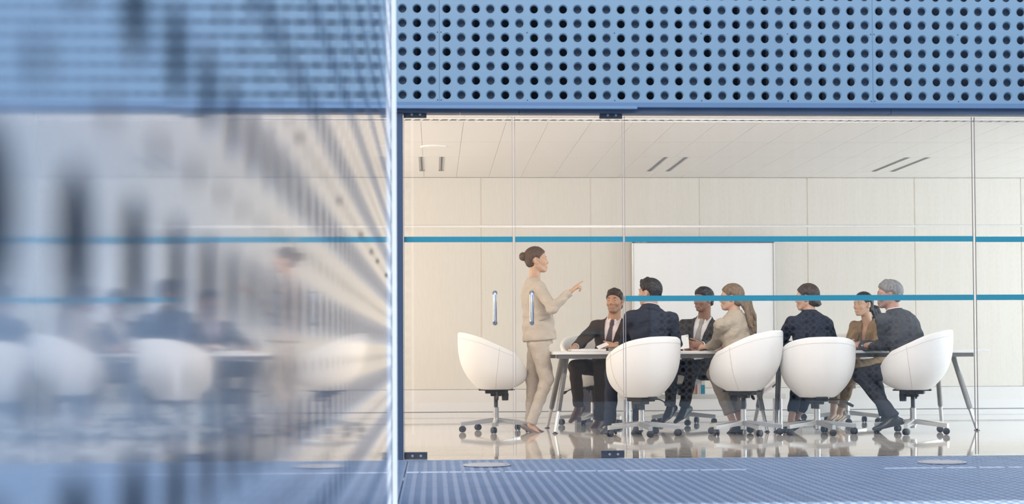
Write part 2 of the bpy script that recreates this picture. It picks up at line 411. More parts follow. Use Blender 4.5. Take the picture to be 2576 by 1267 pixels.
# ------------------------------------------------------------------ polished perforated side wall beside the camera
MX, MY = -.2, 7.56
sw = B().box(-.40, -.245, -1.0, MY - .03, 0, 3.6).obj('wall_side', M_dark); tag(sw, 'polished perforated blue metal side wall mirroring the meeting room', kind='structure')
PP = .1725; y0 = .89 - PP * 8.5 ; ncol = int((MY - y0) / PP); z0 = .818 - PP * 4.5
V, Q = perf_np(ncol, 20, PP, PP, .043, .0015, .005, 28, .6)
# local x runs along the wall (+Y), local y runs into the wall (-X)
Vw = np.stack([MX - V[:, 1], y0 + V[:, 0], z0 + V[:, 2]], 1)
mesh_np('mirror_panel', Vw, Q[:, ::-1], M_mirror, sw, smooth=False)
ye = y0 + ncol * PP
B().box(MX - .02, MX, ye, MY, z0, 3.45).obj('edge_margin', M_mirror, sw)
B().box(MX - .02, MX, y0, ye, 0, z0).obj('skirt', M_mirror, sw)
rr = B().sphere((0, 0, 0), .011, 14, 8, (.45, 1, 1)).mesh('rivet', mat('rivet_bronze', (.16, .10, .07), .5), True)
for y in (2.36, 3.35, 4.35, 5.08, 5.62, 6.67):
    o = bpy.data.objects.new('rivet', rr); link(o, sw); o.location = (MX, y, 1.077)
V, Q = perf_np(2, 34, .10, .10, .032, .005, .016, 20)
Vw = np.stack([-.175 - V[:, 0], MY + .0 - V[:, 1] + .012, V[:, 2]], 1)
mesh_np('end_panel', Vw, Q, M_blue, sw, smooth=False)
B().poly([(-.198, MY - .055, 0), (-.176, MY + .002, 0), (-.176, MY + .014, 0), (-.198, MY + .014, 0)], (0, 0, 3.45)).obj('white_edge', M_white_edge, sw)  # white paint and slanted face stand in for the sunlit panel edge

# ------------------------------------------------------------------ building across the alley (behind the camera)
wo = B().box(3.1, 11, -.98, -.85, 0, 5.6).obj('wall_opposite', M_dark); tag(wo, 'perforated blue metal wall of the building across the alley', kind='structure')
V, Q = perf_np(30, 28, .1014, .1, .0325, .005, .016, 12)
V2 = np.stack([-V[:, 0], -V[:, 1], V[:, 2]], 1)
p0 = None
for a in range(3):
    for b in range(2):
        if p0 is None: o = mesh_np('perforated_panel', V2, Q, M_opp, wo, smooth=False); p0 = o
        else: o = dup(p0, wo)
        o.location = (3.15 + 3.05 * (a + 1), -.80, 2.8 * b)
so_ = B().box(-.05, .05, 0, .02, 0, 5.6).mesh('backing_slat', M_slat)
for k in range(30):
    o = bpy.data.objects.new('backing_slat', so_); link(o, wo); o.location = (3.2 + k * .3042, -.845, 0)
wo2 = B().box(-6, 2.6, -1.0, -.9, 0, 5.6).obj('wall_opposite', mat('dark_render', (.14, .15, .17), .6)); tag(wo2, 'dark wall of the building across the alley, left of its perforated panels', kind='structure')
B().box(1.9, 2.6, -.9, -.88, 1.29, 1.33).obj('tape_strip', M_tape, wo2); B().box(1.9, 2.6, -.9, -.88, .98, 1.02).obj('tape_strip', M_tape, wo2)
B().box(2.6, 3.1, -.98, -.83, 0, 5.6).obj('dark_post', M_dark, wo)
# ------------------------------------------------------------------ chairs
def chair_meshes():
    D = {}
    nphi, nt_ = 56, 14
    def rim(ph):   # rim height above the shell bottom, ph = 0 at the front
        return float(np.interp(-math.cos(ph), [-1, -.95, -.8, -.55, -.2, .10, .30, .48, .71, .9, 1], [.150, .172, .235, .308, .354, .396, .425, .450, .474, .492, .497]))
    def rad(z, ph):
        c = math.cos(ph); rm = .322 - .030 * c if c < 0 else .322 - .030 * c
        q = max(0.0, min(1.0, z / rim(ph)))
        return .165 + (rm - .165) * (1 - (1 - q) ** 3.1)
    def pt(z, ph, off):
        r = rad(z, ph) - off
        return (r * math.cos(ph) * 1.0, r * math.sin(ph) * 1.02, z)
    def surf(off, zoff):
        rings = []
        for i in range(nt_ + 1):
            t = i / nt_
            rings.append([pt(zoff + (rim(2 * math.pi * k / nphi) - zoff) * t ** 1.5, 2 * math.pi * k / nphi, off) for k in range(nphi)])
        return rings
    out = surf(0, 0.0); inn = surf(.040, .07)
    rings = [[(x * .9, y * .9, -.012) for x, y, z in out[0]]] + out
    # rounded rim
    for a in (35, 70, 110, 145):
        top = out[-1]; ti = inn[-1]; rr = []
        for k in range(nphi):
            o_, i_ = Vector(top[k]), Vector(ti[k]); m_ = (o_ + i_) / 2; d = (o_ - i_) / 2
            rr.append(m_ + d * math.cos(R(a)) + Vector((0, 0, 1)) * d.length * math.sin(R(a)))
        rings.append(rr)
    rings += inn[::-1]
    bm = bmesh.new(); vs = [[bm.verts.new(p) for p in r] for r in rings]
    for A, C in zip(vs, vs[1:]):
        for k in range(nphi): bm.faces.new((A[k], A[(k + 1) % nphi], C[(k + 1) % nphi], C[k]))
    bm.faces.new(vs[0][::-1]); bm.faces.new(vs[-1])
    b = B(); b.bm.free(); b.bm = bm
    D['shell'] = b.mesh('shell', M_shell, True)
    # seat pad
    prof = [(0, .075), (.20, .075), (.228, .085), (.236, .10), (.228, .116), (.205, .126), (.13, .132), (0, .134)]
    D['seat_pad'] = B().lathe(prof, 40, (.018, 0, 0)).mesh('seat_pad', M_shell, True)
    # seams: two vertical and one under the rim
    for nm, ph in (('seam', R(86)), ('seam2', R(-86))):
        D[nm] = B().path([pt(z * rim(ph), ph + .12 * (1 - z) * (1 if ph > 0 else -1), -.0005) for z in np.linspace(0, 1, 14)], .0018, 6).mesh('seam', M_seam, True)
    ring = [pt(rim(t) * .93 , t, -.0005) for t in np.linspace(R(60), R(300), 40)]
    D['seam3'] = B().path(ring, .0014, 6).mesh('seam', M_seam, True)
    return D
CHM = chair_meshes()
def make_chair():
    t = bpy.data.objects.new('swivel_chair', None); COL.objects.link(t)
    for k in ('shell', 'seat_pad', 'seam', 'seam2', 'seam3'):
        o = bpy.data.objects.new(k.rstrip('23'), CHM[k]); link(o, t)
    B().box(-.10, .11, -.075, .075, -.05, -.013, .006).box(-.16, .17, -.05, .05, -.022, -.010).box(-.05, .05, -.05, .05, -.075, -.045, .006).obj('mechanism', M_black, t)
    B().tube((.085, 0, -.05), (.085, 0, -.115), .034, .030, 14).obj('tension_knob', M_black, t)
    lv = B().path([(0, -.06, -.035), (0, -.20, -.035), (0, -.24, -.05), (0, -.29, -.075)], .006, 8).obj('lever', M_black, t)
    B().path([(0, -.265, -.062), (0, -.285, -.074), (0, -.325, -.094)], [.010, .015, .012], 10).obj('grip', M_black, lv, smooth=True)
    return t
chair_proto = make_chair()
PISTON = B().tube((0, 0, 0), (0, 0, .17), .0185, seg=18).mesh('piston', M_black, True)
COLUMN = B().tube((0, 0, .05), (0, 0, .225), .026, seg=20).tube((0, 0, .225), (0, 0, .232), .027, .02, seg=20).tube((0, 0, .075), (0, 0, .135), .034, .03, seg=20).mesh('gas_column', M_steel, True)
def arm_mesh():
    b = B(); bm = b.bm
    secs = [(.02, .118, .030, .023), (.31, .088, .026, .016), (.335, .086, .026, .016)]
    rings = []
    for x, z, h, w in secs:
        rings.append([bm.verts.new((x, y, zz)) for y, zz in ((-w, z - h), (w, z - h), (w, z + .006), (w * .7, z + .012), (-w * .7, z + .012), (-w, z + .006))])
    for A, C in zip(rings, rings[1:]):
        for k in range(6): bm.faces.new((A[k], A[(k + 1) % 6], C[(k + 1) % 6], C[k]))
    bm.faces.new(rings[0][::-1]); bm.faces.new(rings[-1]); return b.mesh('base_arm', M_steel)
ARM = arm_mesh()
WHEEL = B().lathe([(0, -.009), (.022, -.009), (.029, -.006), (.030, 0), (.029, .006), (.022, .009), (0, .009)], 20).xf(Matrix.Rotation(R(90), 4, 'X')).mesh('wheel', M_black, True)
FORK = B().tube((0, 0, .03), (0, 0, .062), .006, seg=8).sphere((0, 0, .034), .022, 12, 8, (1, .55, .8)).mesh('caster', M_black, True)
def chair(x, y, zb, face, star, label, lever=True, cst=0):
    t = empty('swivel_chair', (x, y, 0), 0, label=label, cat='chair', group='white tub swivel chairs around the table')
    for ch in list(chair_proto.children):
        if not lever and ch.name.startswith('lever'): continue
        c = dup_tree(ch, t); c.matrix_local = Matrix.Translation((0, 0, zb)) @ Matrix.Rotation(face, 4, 'Z')
    o = bpy.data.objects.new('piston', PISTON); link(o, t); o.location = (0, 0, .215); o.scale = (1, 1, (zb - .07 - .215) / .17)
    o = bpy.data.objects.new('gas_column', COLUMN); link(o, t)
    for k in range(5):
        a = star + k * 2 * math.pi / 5
        o = bpy.data.objects.new('base_arm', ARM); link(o, t); o.rotation_euler = (0, 0, a)
        c = bpy.data.objects.new('caster', FORK); link(c, t); c.location = (.318 * math.cos(a), .318 * math.sin(a), 0); c.rotation_euler = (0, 0, a + 1.1 * k + cst)
        for s_ in (-.0135, .0135):
            w = bpy.data.objects.new('wheel', WHEEL); link(w, c); w.location = (0, s_, .0305)
    return t
chair(.575, 14.47, .405, R(0), R(48), 'white tub swivel chair standing empty left of the standing woman', cst=.4)
chair(1.815, 13.63, .350, R(122), R(60), 'white tub swivel chair under the dark-suited man seen from behind, nearest the doors', cst=1.4)
chair(2.715, 13.63, .400, R(152), R(68), 'white tub swivel chair under the long-haired woman in beige', cst=2)
chair(3.37, 13.63, .340, R(92), R(65), 'white tub swivel chair under the woman in navy with a low bun', cst=.9)
chair(4.235, 13.66, .400, R(158), R(26), 'white tub swivel chair under the grey-haired man', cst=2.4)
chair(1.60, 15.66, .400, R(-95), R(30), 'white tub swivel chair under the brown-suited man facing the glass', cst=.2)
chair(2.50, 15.66, .410, R(-110), R(-90), 'white tub swivel chair under the man holding a phone', cst=1.1)
chair(4.16, 15.60, .400, R(-115), R(-102), 'white tub swivel chair under the woman in the tan jacket', cst=1.8)
for ch in list(chair_proto.children):
    for g in list(ch.children): bpy.data.objects.remove(g)
    bpy.data.objects.remove(ch)
bpy.data.objects.remove(chair_proto)

# ------------------------------------------------------------------ tables
ZT = .737
def table(x0, x1, ov0, ov1, label):
    t = empty('conference_table', ((x0 + x1) / 2, 14.58, 0), label=label, cat='table', group='white meeting tables pushed end to end'); cx = (x0 + x1) / 2
    L0, L1 = x0 - cx, x1 - cx
    B().box(L0, L1, -.56, .56, ZT - .025, ZT, .003).obj('tabletop', M_white, t)
    f0, f1 = L0 + ov0, L1 - ov1
    B().box(f0, f1, -.50, -.455, ZT - .063, ZT - .027).box(f0, f1, .455, .50, ZT - .063, ZT - .027).box(f0 + .05, f0 + .11, -.455, .455, ZT - .063, ZT - .027).box(f1 - .11, f1 - .05, -.455, .455, ZT - .063, ZT - .027).obj('frame', M_frame, t)
    B().box(f0 - .003, f0, -.495, -.46, ZT - .060, ZT - .030).box(f1, f1 + .003, -.495, -.46, ZT - .060, ZT - .030).obj('end_cap', M_black, t)
    for s_, xf in ((-1, f0 + .10), (1, f1 - .10)):
        for sy in (-1, 1):
            top = Vector((xf, sy * .24, ZT - .06)); foot = Vector((xf + s_ * (.09 if (ov0 if s_ < 0 else ov1) < .035 else .125), sy * .495, .0))
            d = foot - top; mid = top + d * .70
            lg = B().tube(top, mid, .0255, .024, 18).tube(mid, mid + d * .02, .024, .019, 18).obj('leg', M_frame, t, smooth=True)
            B().tube(mid, foot + Vector((0, 0, .012)), .019, .016, 16).obj('leg_extension', M_steel, lg, smooth=True)
            B().tube(foot, foot + Vector((0, 0, .006)), .027, .024, 16).tube(foot + Vector((0, 0, .006)), foot + Vector((0, 0, .014)), .016, .014, 12).obj('foot', M_black, lg, smooth=True)
    return t
table(1.076, 3.062, .042, .03, 'white meeting table half nearest the standing woman')
table(3.066, 5.062, .03, .13, 'white meeting table half at the far right end')

# ------------------------------------------------------------------ presentation board
wbo = empty('presentation_board', (3.03, 17.40, .78), label='large white presentation board with a dark top rail on the back wall', cat='whiteboard')
B().box(-.79, .79, -.0, .05, 0, 1.185, .004).obj('surface', M_board, wbo)
B().box(-.80, .80, -.012, .055, 1.165, 1.192, .003).obj('top_rail', mat('rail_dark', (.10, .10, .12), .4), wbo)
for x in (-.80, .80): B().box(x - .008, x + .008, -.008, .055, 0, 1.165, .002).obj('side_rail', M_alu, wbo)
B().box(-.80, .80, -.012, .055, -.02, 0, .003).obj('bottom_rail', M_alu, wbo)
B().box(-.6, .6, -.05, .0, -.014, -.004, .002).obj('pen_tray', M_alu, wbo)
for x in (-.6, .6): B().box(x - .05, x + .05, .05, .098, .1, 1.0).obj('wall_bracket', M_alu, wbo)
tx = bpy.data.curves.new('lettering', 'FONT'); tx.body = 'SMART Board'; tx.size = .022; tx.extrude = .0006; tx.align_x = 'LEFT'
tx.materials.append(mat('pale_print', (.75, .75, .75), .5))
to0 = bpy.data.objects.new('lettering_text', tx); tm = bpy.data.meshes.new_from_object(to0); tm.name = 'lettering'; bpy.data.objects.remove(to0)
to = bpy.data.objects.new('lettering', tm); link(to, wbo); to.rotation_euler = (R(90), 0, 0); to.location = (-.77, -.0128, 1.170)

# ------------------------------------------------------------------ low shelf bench with books, drawer unit, bin
bench = empty('low_bench', (2.83, 16.40, 0), label='low white bench with chrome legs behind the seated men, books on it', cat='bench')
B().box(-.855, .85, -.20, .20, .235, .285, .003).obj('bench_top', M_white, bench)
for x in (-.80, .80):
    for y in (-.15, .15): B().tube((x, y, 0), (x, y, .235), .018, seg=16).obj('leg', M_chrome, bench, smooth=True)
bcols = [((.34, .08, .10), 'dark red'), ((.72, .70, .68), 'white'), ((.45, .30, .33), 'dusty pink'), ((.10, .10, .12), 'black'), ((.62, .60, .58), 'pale grey'), ((.25, .10, .22), 'plum'), ((.75, .73, .70), 'cream'), ((.30, .13, .14), 'maroon'), ((.70, .68, .70), 'ivory'),
         ((.12, .14, .18), 'charcoal'), ((.05, .05, .06), 'black'), ((.80, .78, .74), 'white'), ((.70, .55, .12), 'mustard yellow'), ((.55, .45, .30), 'tan'), ((.60, .12, .10), 'bright red'), ((.78, .76, .75), 'white'), ((.66, .66, .68), 'light grey'), ((.03, .30, .42), 'teal blue'), ((.60, .60, .62), 'silver grey'), ((.14, .17, .20), 'slate'), ((.06, .07, .08), 'black'), ((.20, .24, .22), 'dark green')]
x = 2.455
pos_words = ['first', 'second', 'third', 'fourth', 'fifth', 'sixth', 'seventh', 'eighth', 'ninth', 'tenth', 'eleventh', 'twelfth', 'thirteenth', 'fourteenth', 'fifteenth', 'sixteenth', 'seventeenth', 'eighteenth', 'nineteenth', 'twentieth', 'twenty-first', 'twenty-second']
def book(x, w, h, d, col, lab, lean=0.0, y=16.26):
    t = empty('book', (x + w / 2, y, .285), 0, label=lab, cat='book', group='books on the low white bench'); t.rotation_euler = (0, lean, 0)
    m = mat('book_%d' % int(sum(c * 1000 for c in col)), col, .55)
    B().box(-w / 2, w / 2, 0, d, 0, h, .001).box(-w / 2 + .001, w / 2 - .001, -.003, .004, 0.001, h - .001, .001).obj('cover', m, t)
    B().box(-w / 2 + .003, w / 2 - .003, .006, d + .001, .004, h + .0008).obj('page_block', M_white, t)
    if w > .017: B().box(-w / 2 + .002, w / 2 - .002, -.0042, -.0028, h * .55, h * .8).obj('title_band', M_strip if sum(col) < 1.2 else M_patch, t)
for i, (c, nm) in enumerate(bcols):
    w = random.uniform(.014, .026) if i != 17 else .042; h = random.uniform(.16, .24)
    if 2.70 < x < 2.78 and i < 19: pass
    book(x, w, h, .15, c, '%s book on the low white bench, %s from the left in its row' % (nm, pos_words[i]))
    x += w + .0012
    if i == 17: x += .20
    if i == 18: x += .21
book(3.45, .022, .20, .14, (.70, .62, .64), 'pale pink book leaning on the low bench beside the table legs', R(52), 16.27)
ped = empty('drawer_unit', (4.07, 16.5, 0), label='small white drawer unit on castors behind the woman in tan', cat='drawer unit')
B().box(-.215, .215, -.20, .25, .07, .37, .004).obj('body', M_white, ped)
for z in (.075, .224): 
    dr = B().box(-.21, .21, -.216, -.20, z, z + .142, .003).obj('drawer', M_white, ped)
    B().box(-.05, .05, -.222, -.216, z + .12, z + .13, .002).obj('pull', M_steelL, dr)
for sx in (-.17, .17):
    for sy in (-.15, .2): B().lathe([(0, -.012), (.03, -.012), (.034, 0), (.03, .012), (0, .012)], 16).xf(Matrix.Rotation(R(90), 4, 'X')).xf(Matrix.Translation((sx, sy, .034))).box(sx - .012, sx + .012, sy - .016, sy + .016, .05, .072).obj('castor', M_black, ped)
bn = empty('waste_bin', (1.57, 16.35, 0), label='slate grey waste bin behind the brown-suited man and table legs', cat='bin')
B().poly([(-.085, -.11, 0), (.085, -.11, 0), (.085, .11, 0), (-.085, .11, 0)], (0, 0, .38)).obj('bin_body', mat('slate_bin', (.10, .10, .13), .5), bn)
B().box(-.095, .095, -.12, .12, .38, .40, .004).obj('rim', mat('slate_rim', (.14, .14, .17), .5), bn)

# ------------------------------------------------------------------ things on the tables
lt = empty('laptop', (1.40, 14.25, ZT), R(4), label='closed white laptop lying on the table before the brown-suited man', cat='laptop')
B().box(-.16, .16, -.11, .11, .002, .014, .003).obj('base', M_white, lt); B().box(-.16, .16, -.11, .11, .0145, .024, .003).obj('lid', M_white, lt)
def paper(x, y, rz, label, n=1, w=.21, d=.297, m=None, z=0):
    t = empty('paper_sheet', (x, y, ZT + z), rz, label=label, cat='paper', group='papers on the tables')
    B().box(-w / 2, w / 2, -d / 2, d / 2, .0005, .0012 + n * .0012).obj('sheet', m or M_white, t); return t
paper(1.20, 14.40, R(80), 'thin stack of white paper under the hand at the left table end', 3)
paper(2.60, 14.25, R(92), 'white paper sheet on the table before the man with the phone', 3)
paper(2.35, 14.40, R(80), 'loose paper lying on the table behind the dark-suited man', 2)
fo = empty('folder', (3.92, 14.28, ZT), R(85), label='blue document folder on the table beneath the clasped hands', cat='folder')
B().box(-.11, .11, -.16, .16, .0005, .004).box(-.11, .11, -.16, .16, .0065, .009).obj('cover', mat('folder_blue', (.06, .16, .50), .4), fo); B().box(-.106, .106, -.155, .155, .004, .0065).obj('paper_block', M_white, fo)
pd = empty('spiral_notebook', (1.62, 14.10, ZT), R(10), label='small spiral notebook standing open beside the white laptop', cat='notebook')
B().box(-.04, .04, -.0, .07, .001, .006).obj('pages', M_white, pd)
for k in range(6):
    a = B(); a.path([(-.034 + k * .0135, .016 * math.cos(q) * .9, .017 + .016 * math.sin(q)) for q in np.linspace(0, 2 * math.pi, 13)], .0018, 6); a.obj('ring', M_steel, pd, smooth=True)
# ------------------------------------------------------------------ people: smooth-union fields turned into single continuous surfaces
BIG = 0.2
def V3(*a): return np.array(a, dtype=np.float64)
def nrm(v): v = np.asarray(v, float); return v / np.linalg.norm(v)
class Field:
    def __init__(s, lo, hi, h):
        s.lo = np.asarray(lo, float); s.h = h
        s.n = np.ceil((np.asarray(hi, float) - s.lo) / h).astype(int) + 1
        s.D = np.full(s.n, BIG, np.float32)
    def sub(s, lo, hi):
        a = np.clip(np.floor((lo - s.lo) / s.h).astype(int), 0, s.n); b = np.clip(np.ceil((hi - s.lo) / s.h).astype(int) + 1, 0, s.n)
        ax = [s.lo[i] + s.h * np.arange(a[i], b[i]) for i in range(3)]
        P = np.stack(np.meshgrid(*ax, indexing='ij'), -1).astype(np.float32)
        return (slice(a[0], b[0]), slice(a[1], b[1]), slice(a[2], b[2])), P
    def put(s, sl, d, k):
        A = s.D[sl]
        if k > 0:
            m = np.maximum(k - np.abs(A - d), 0) / k; s.D[sl] = np.minimum(A, d) - m * m * k * .25
        else: s.D[sl] = np.minimum(A, d)
    def cone(s, p, q, r0, r1, k=.015):
        p, q = np.asarray(p, float), np.asarray(q, float); mg = max(r0, r1) + k + 3 * s.h
        sl, P = s.sub(np.minimum(p, q) - mg, np.maximum(p, q) + mg)
        if P.size == 0: return s
        d = q - p; L2 = max(float(d @ d), 1e-9); t = np.clip(((P - p) @ d) / L2, 0, 1)
        s.put(sl, np.linalg.norm(P - p - t[..., None] * d, axis=-1) - (r0 + (r1 - r0) * t), k); return s
    def flat(s, p, q, r0, r1, n, fl, k=.012):
        """capsule squashed along direction n by the factor fl"""
        p, q, n = np.asarray(p, float), np.asarray(q, float), nrm(n); mg = max(r0, r1) + k + 3 * s.h
        sl, P = s.sub(np.minimum(p, q) - mg, np.maximum(p, q) + mg)
        if P.size == 0: return s
        d = q - p; L2 = max(float(d @ d), 1e-9); t = np.clip(((P - p) @ d) / L2, 0, 1)
        w = P - p - t[..., None] * d; c = w @ n; w = w + (c * (1 / fl - 1))[..., None] * n
        s.put(sl, (np.linalg.norm(w, axis=-1) - (r0 + (r1 - r0) * t)) * (.5 + .5 * fl), k); return s
    def ell(s, c, r, M=None, k=.015, neg=False):
        c = np.asarray(c, float); r = np.asarray(r, float); mg = r.max() + k + 3 * s.h
        sl, P = s.sub(c - mg, c + mg)
        if P.size == 0: return s
        q = P - c
        if M is not None: q = q @ M
        e = np.linalg.norm(q / r, axis=-1); g = np.linalg.norm(q / (r * r), axis=-1) + 1e-6
        d = e * (e - 1) / g
        if neg:
            A = s.D[sl]; m = np.maximum(k - np.abs(A + d), 0) / k; s.D[sl] = np.maximum(A, -d) + m * m * k * .25
        else: s.put(sl, d, k)
        return s
    def fn(s, lo, hi, f, k=.02):
        sl, P = s.sub(np.asarray(lo, float), np.asarray(hi, float))
        if P.size: s.put(sl, f(P).astype(np.float32), k)
        return s
    def cut(s, f, k=0.0):
        """intersect with f<0 over the whole grid"""
        sl, P = s.sub(s.lo, s.lo + s.h * (s.n - 1)); A = s.D[sl]; d = f(P)
        if k: m = np.maximum(k - np.abs(A - d), 0) / k; s.D[sl] = np.maximum(A, d) + m * m * k * .25
        else: s.D[sl] = np.maximum(A, d)
        return s
    def mesh(s):
        D = s.D; D[0], D[-1], D[:, 0], D[:, -1], D[:, :, 0], D[:, :, -1] = (BIG,) * 6
        S_ = D < 0; a = None; o = None
        for i in (0, 1):
            for j in (0, 1):
                for k in (0, 1):
                    v = S_[i:S_.shape[0] - 1 + i, j:S_.shape[1] - 1 + j, k:S_.shape[2] - 1 + k]
                    a = v.copy() if a is None else a & v; o = v.copy() if o is None else o | v
        mask = o & ~a; idx = np.argwhere(mask); M = len(idx)
        im = np.full(mask.shape, -1, np.int32); im[mask] = np.arange(M)
        cs = [(i, j, k) for i in (0, 1) for j in (0, 1) for k in (0, 1)]
        val = np.stack([D[idx[:, 0] + c[0], idx[:, 1] + c[1], idx[:, 2] + c[2]] for c in cs], 1)
        acc = np.zeros((M, 3)); cnt = np.zeros(M); cc = np.array(cs, float)
        for x in range(8):
            for y in range(x + 1, 8):
                if np.abs(cc[x] - cc[y]).sum() == 1:
                    va, vb = val[:, x], val[:, y]; cr = (va < 0) != (vb < 0)
                    t = np.where(cr, va / np.where(cr, va - vb, 1), 0)
                    acc += np.where(cr[:, None], cc[x] + t[:, None] * (cc[y] - cc[x]), 0); cnt += cr
        V = s.lo + s.h * (idx + acc / cnt[:, None]); F_ = []
        for ax in range(3):
            sl0 = [slice(1, -1)] * 3; sl1 = [slice(1, -1)] * 3; sl0[ax] = slice(0, -1); sl1[ax] = slice(1, None)
            A, Bq = S_[tuple(sl0)], S_[tuple(sl1)]; e = np.argwhere(A != Bq)
            if not len(e): continue
            inn = A[e[:, 0], e[:, 1], e[:, 2]]; off = np.ones(3, int); off[ax] = 0; e = e + off
            b, c = (ax + 1) % 3, (ax + 2) % 3; ub = np.zeros(3, int); ub[b] = 1; uc = np.zeros(3, int); uc[c] = 1
            q = np.stack([im[tuple((e - ub - uc).T)], im[tuple((e - uc).T)], im[tuple(e.T)], im[tuple((e - ub).T)]], 1)
            q[~inn] = q[~inn][:, ::-1]; F_.append(q)
        return V, np.concatenate(F_)
    def obj(s, name, m, root, smooth_iter=0):
        V, Fq = s.mesh(); return mesh_np(name, V - np.array(root.location), Fq, m, root)

# placement helper: image pixels projected through the camera to depth Y, in metres (x along the glass, y depth, z up)
_Mx = np.array(co.matrix_world.to_3x3()); _PY = 633.5 + cam.shift_y * 2576
def at(px, py, Y):
    d = _Mx @ V3((px - 1288) / F_PX, -(py - _PY) / F_PX, -1); return V3(0, 0, .755) + d * (Y / d[1])

def rot_head(yaw, pitch=0, roll=0):
    """columns: forward, left, up"""
    c, s_ = math.cos(R(yaw)), math.sin(R(yaw)); f = V3(c, s_, 0); l = V3(-s_, c, 0); u = V3(0, 0, 1)
    cp, sp_ = math.cos(R(pitch)), math.sin(R(pitch)); f2 = f * cp + u * sp_; u2 = u * cp - f * sp_
    cr, sr = math.cos(R(roll)), math.sin(R(roll)); l2 = l * cr + u2 * sr; u3 = u2 * cr - l * sr
    return np.stack([f2, l2, u3], 1)

def hand(Fd, w, f, n, t, curls, sc=1.0, thumb=(.62, .62, -.45), spread=.06):
    f = nrm(f); n = nrm(np.asarray(n, float) - f * np.dot(n, f)); t0 = np.asarray(t, float); t = nrm(t0 - f * np.dot(t0, f) - n * np.dot(t0, n)); w = np.asarray(w, float)
    for o_, r_ in ((.022, .0135), (.007, .0145), (-.008, .0135), (-.022, .012)):
        Fd.cone(w + t * o_ * .55 * sc, w + f * .088 * sc + t * o_ * 1.15 * sc, r_ * 1.0 * sc, r_ * .82 * sc, .012)
    for (o_, L, r_), (a, b, c), sp_ in zip(((.027, .073, .0086), (.009, .080, .0088), (-.010, .075, .0084), (-.027, .059, .0076)), curls, (1, .3, -.4, -1.1)):
        p = w + f * (.090 - abs(o_) * .15) * sc + t * o_ * sc; ang = 0; d0 = nrm(f + t * spread * sp_)
        for sh, da in ((.46, a), (.30, b), (.24, c)):
            ang += R(da); d = d0 * math.cos(ang) - n * math.sin(ang); q = p + d * L * sh * sc
            Fd.cone(p, q, r_ * sc, r_ * .9 * sc, .003); p = q; r_ *= .92
    b0 = w + f * .020 * sc + t * .022 * sc - n * .006 * sc; d = nrm(f * thumb[0] + t * thumb[1] + n * thumb[2])
    q = b0 + d * .042 * sc; Fd.cone(b0, q, .0135 * sc, .0105 * sc, .008); d2 = nrm(d + f * .45 - t * .15)
    q2 = q + d2 * .030 * sc; Fd.cone(q, q2, .0102 * sc, .0092 * sc, .003); Fd.cone(q2, q2 + nrm(d2 + f * .2) * .024 * sc, .0092 * sc, .0078 * sc, .003)
RELAX = [(18, 28, 18), (22, 30, 20), (26, 32, 20), (30, 34, 22)]
GRIP = [(45, 62, 40), (50, 65, 40), (55, 68, 40), (58, 70, 42)]

def head_prims(Fd, C_, H, s=1.0, female=False, jaw=1.0):
    g = lambda x, y, z: C_ + H @ (V3(x, y, z) * s)
    e = lambda c, r, k=.02, neg=False, M=None: Fd.ell(g(*c), np.array(r) * s, H if M is None else H @ M, k * s, neg)
    e((-.014, 0, .030), (.096, .075, .088)); e((.022, 0, -.030), (.063, .057 * jaw, .078), .03)
    e((.067, 0, -.095), (.022, .020 * jaw, .018), .025)
    for y in (-1, 1):
        Fd.cone(g(-.010, y * .050 * jaw, -.052), g(.055, y * .022 * jaw, -.097), .020 * s, .016 * s, .02 * s)
        e((.056, y * .036, -.026), (.028, .024, .024), .02)
        Fd.cone(g(.078, y * .014, .023), g(.062, y * .048, .020), (.010 if female else .012) * s, .011 * s, .014 * s)
    for y in (-1, 1): e((.096, y * .033, .004), (.017, .017, .0125), .012, True)
    Fd.cone(g(.083, 0, .014), g(.1015 if not female else .099, 0, -.028), .0072 * s, .0100 * s, .010 * s)
    for y in (-1, 1): e((.092, y * .0125, -.034), (.012, .0085, .008), .006)
    e((.074, 0, -.064), (.020, .030, .022), .015)
    Fd.cone(g(.087, -.019, -.0610), g(.087, .019, -.0610), .0062 * s, .0062 * s, .006 * s); Fd.cone(g(.0855, -.017, -.0715), g(.0855, .017, -.0715), .0072 * s, .0072 * s, .006 * s)
    e((.101, 0, -.0655), (.014, .022, .0018), .003, True)
    for y in (-1, 1):
        a = R(22) * y; M = np.array([[math.cos(a), -math.sin(a), 0], [math.sin(a), math.cos(a), 0], [0, 0, 1.]])
        e((-.018, y * .079, -.008), (.019, .0075, .031), .006, False, M); e((-.006, y * .074, -.028), (.011, .008, .014), .006)
        e((-.008, y * .086, -.006), (.009, .005, .016), .005, True, M)
    for y in (-1, 1): Fd.ell(g(.0665, y * .0325, .0095), np.array([.0165, .0185, .0085]) * s, H, .003); Fd.ell(g(.0655, y * .0325, -.0060), np.array([.0155, .0175, .0065]) * s, H, .003)     # upper and lower eyelids over the eyeball

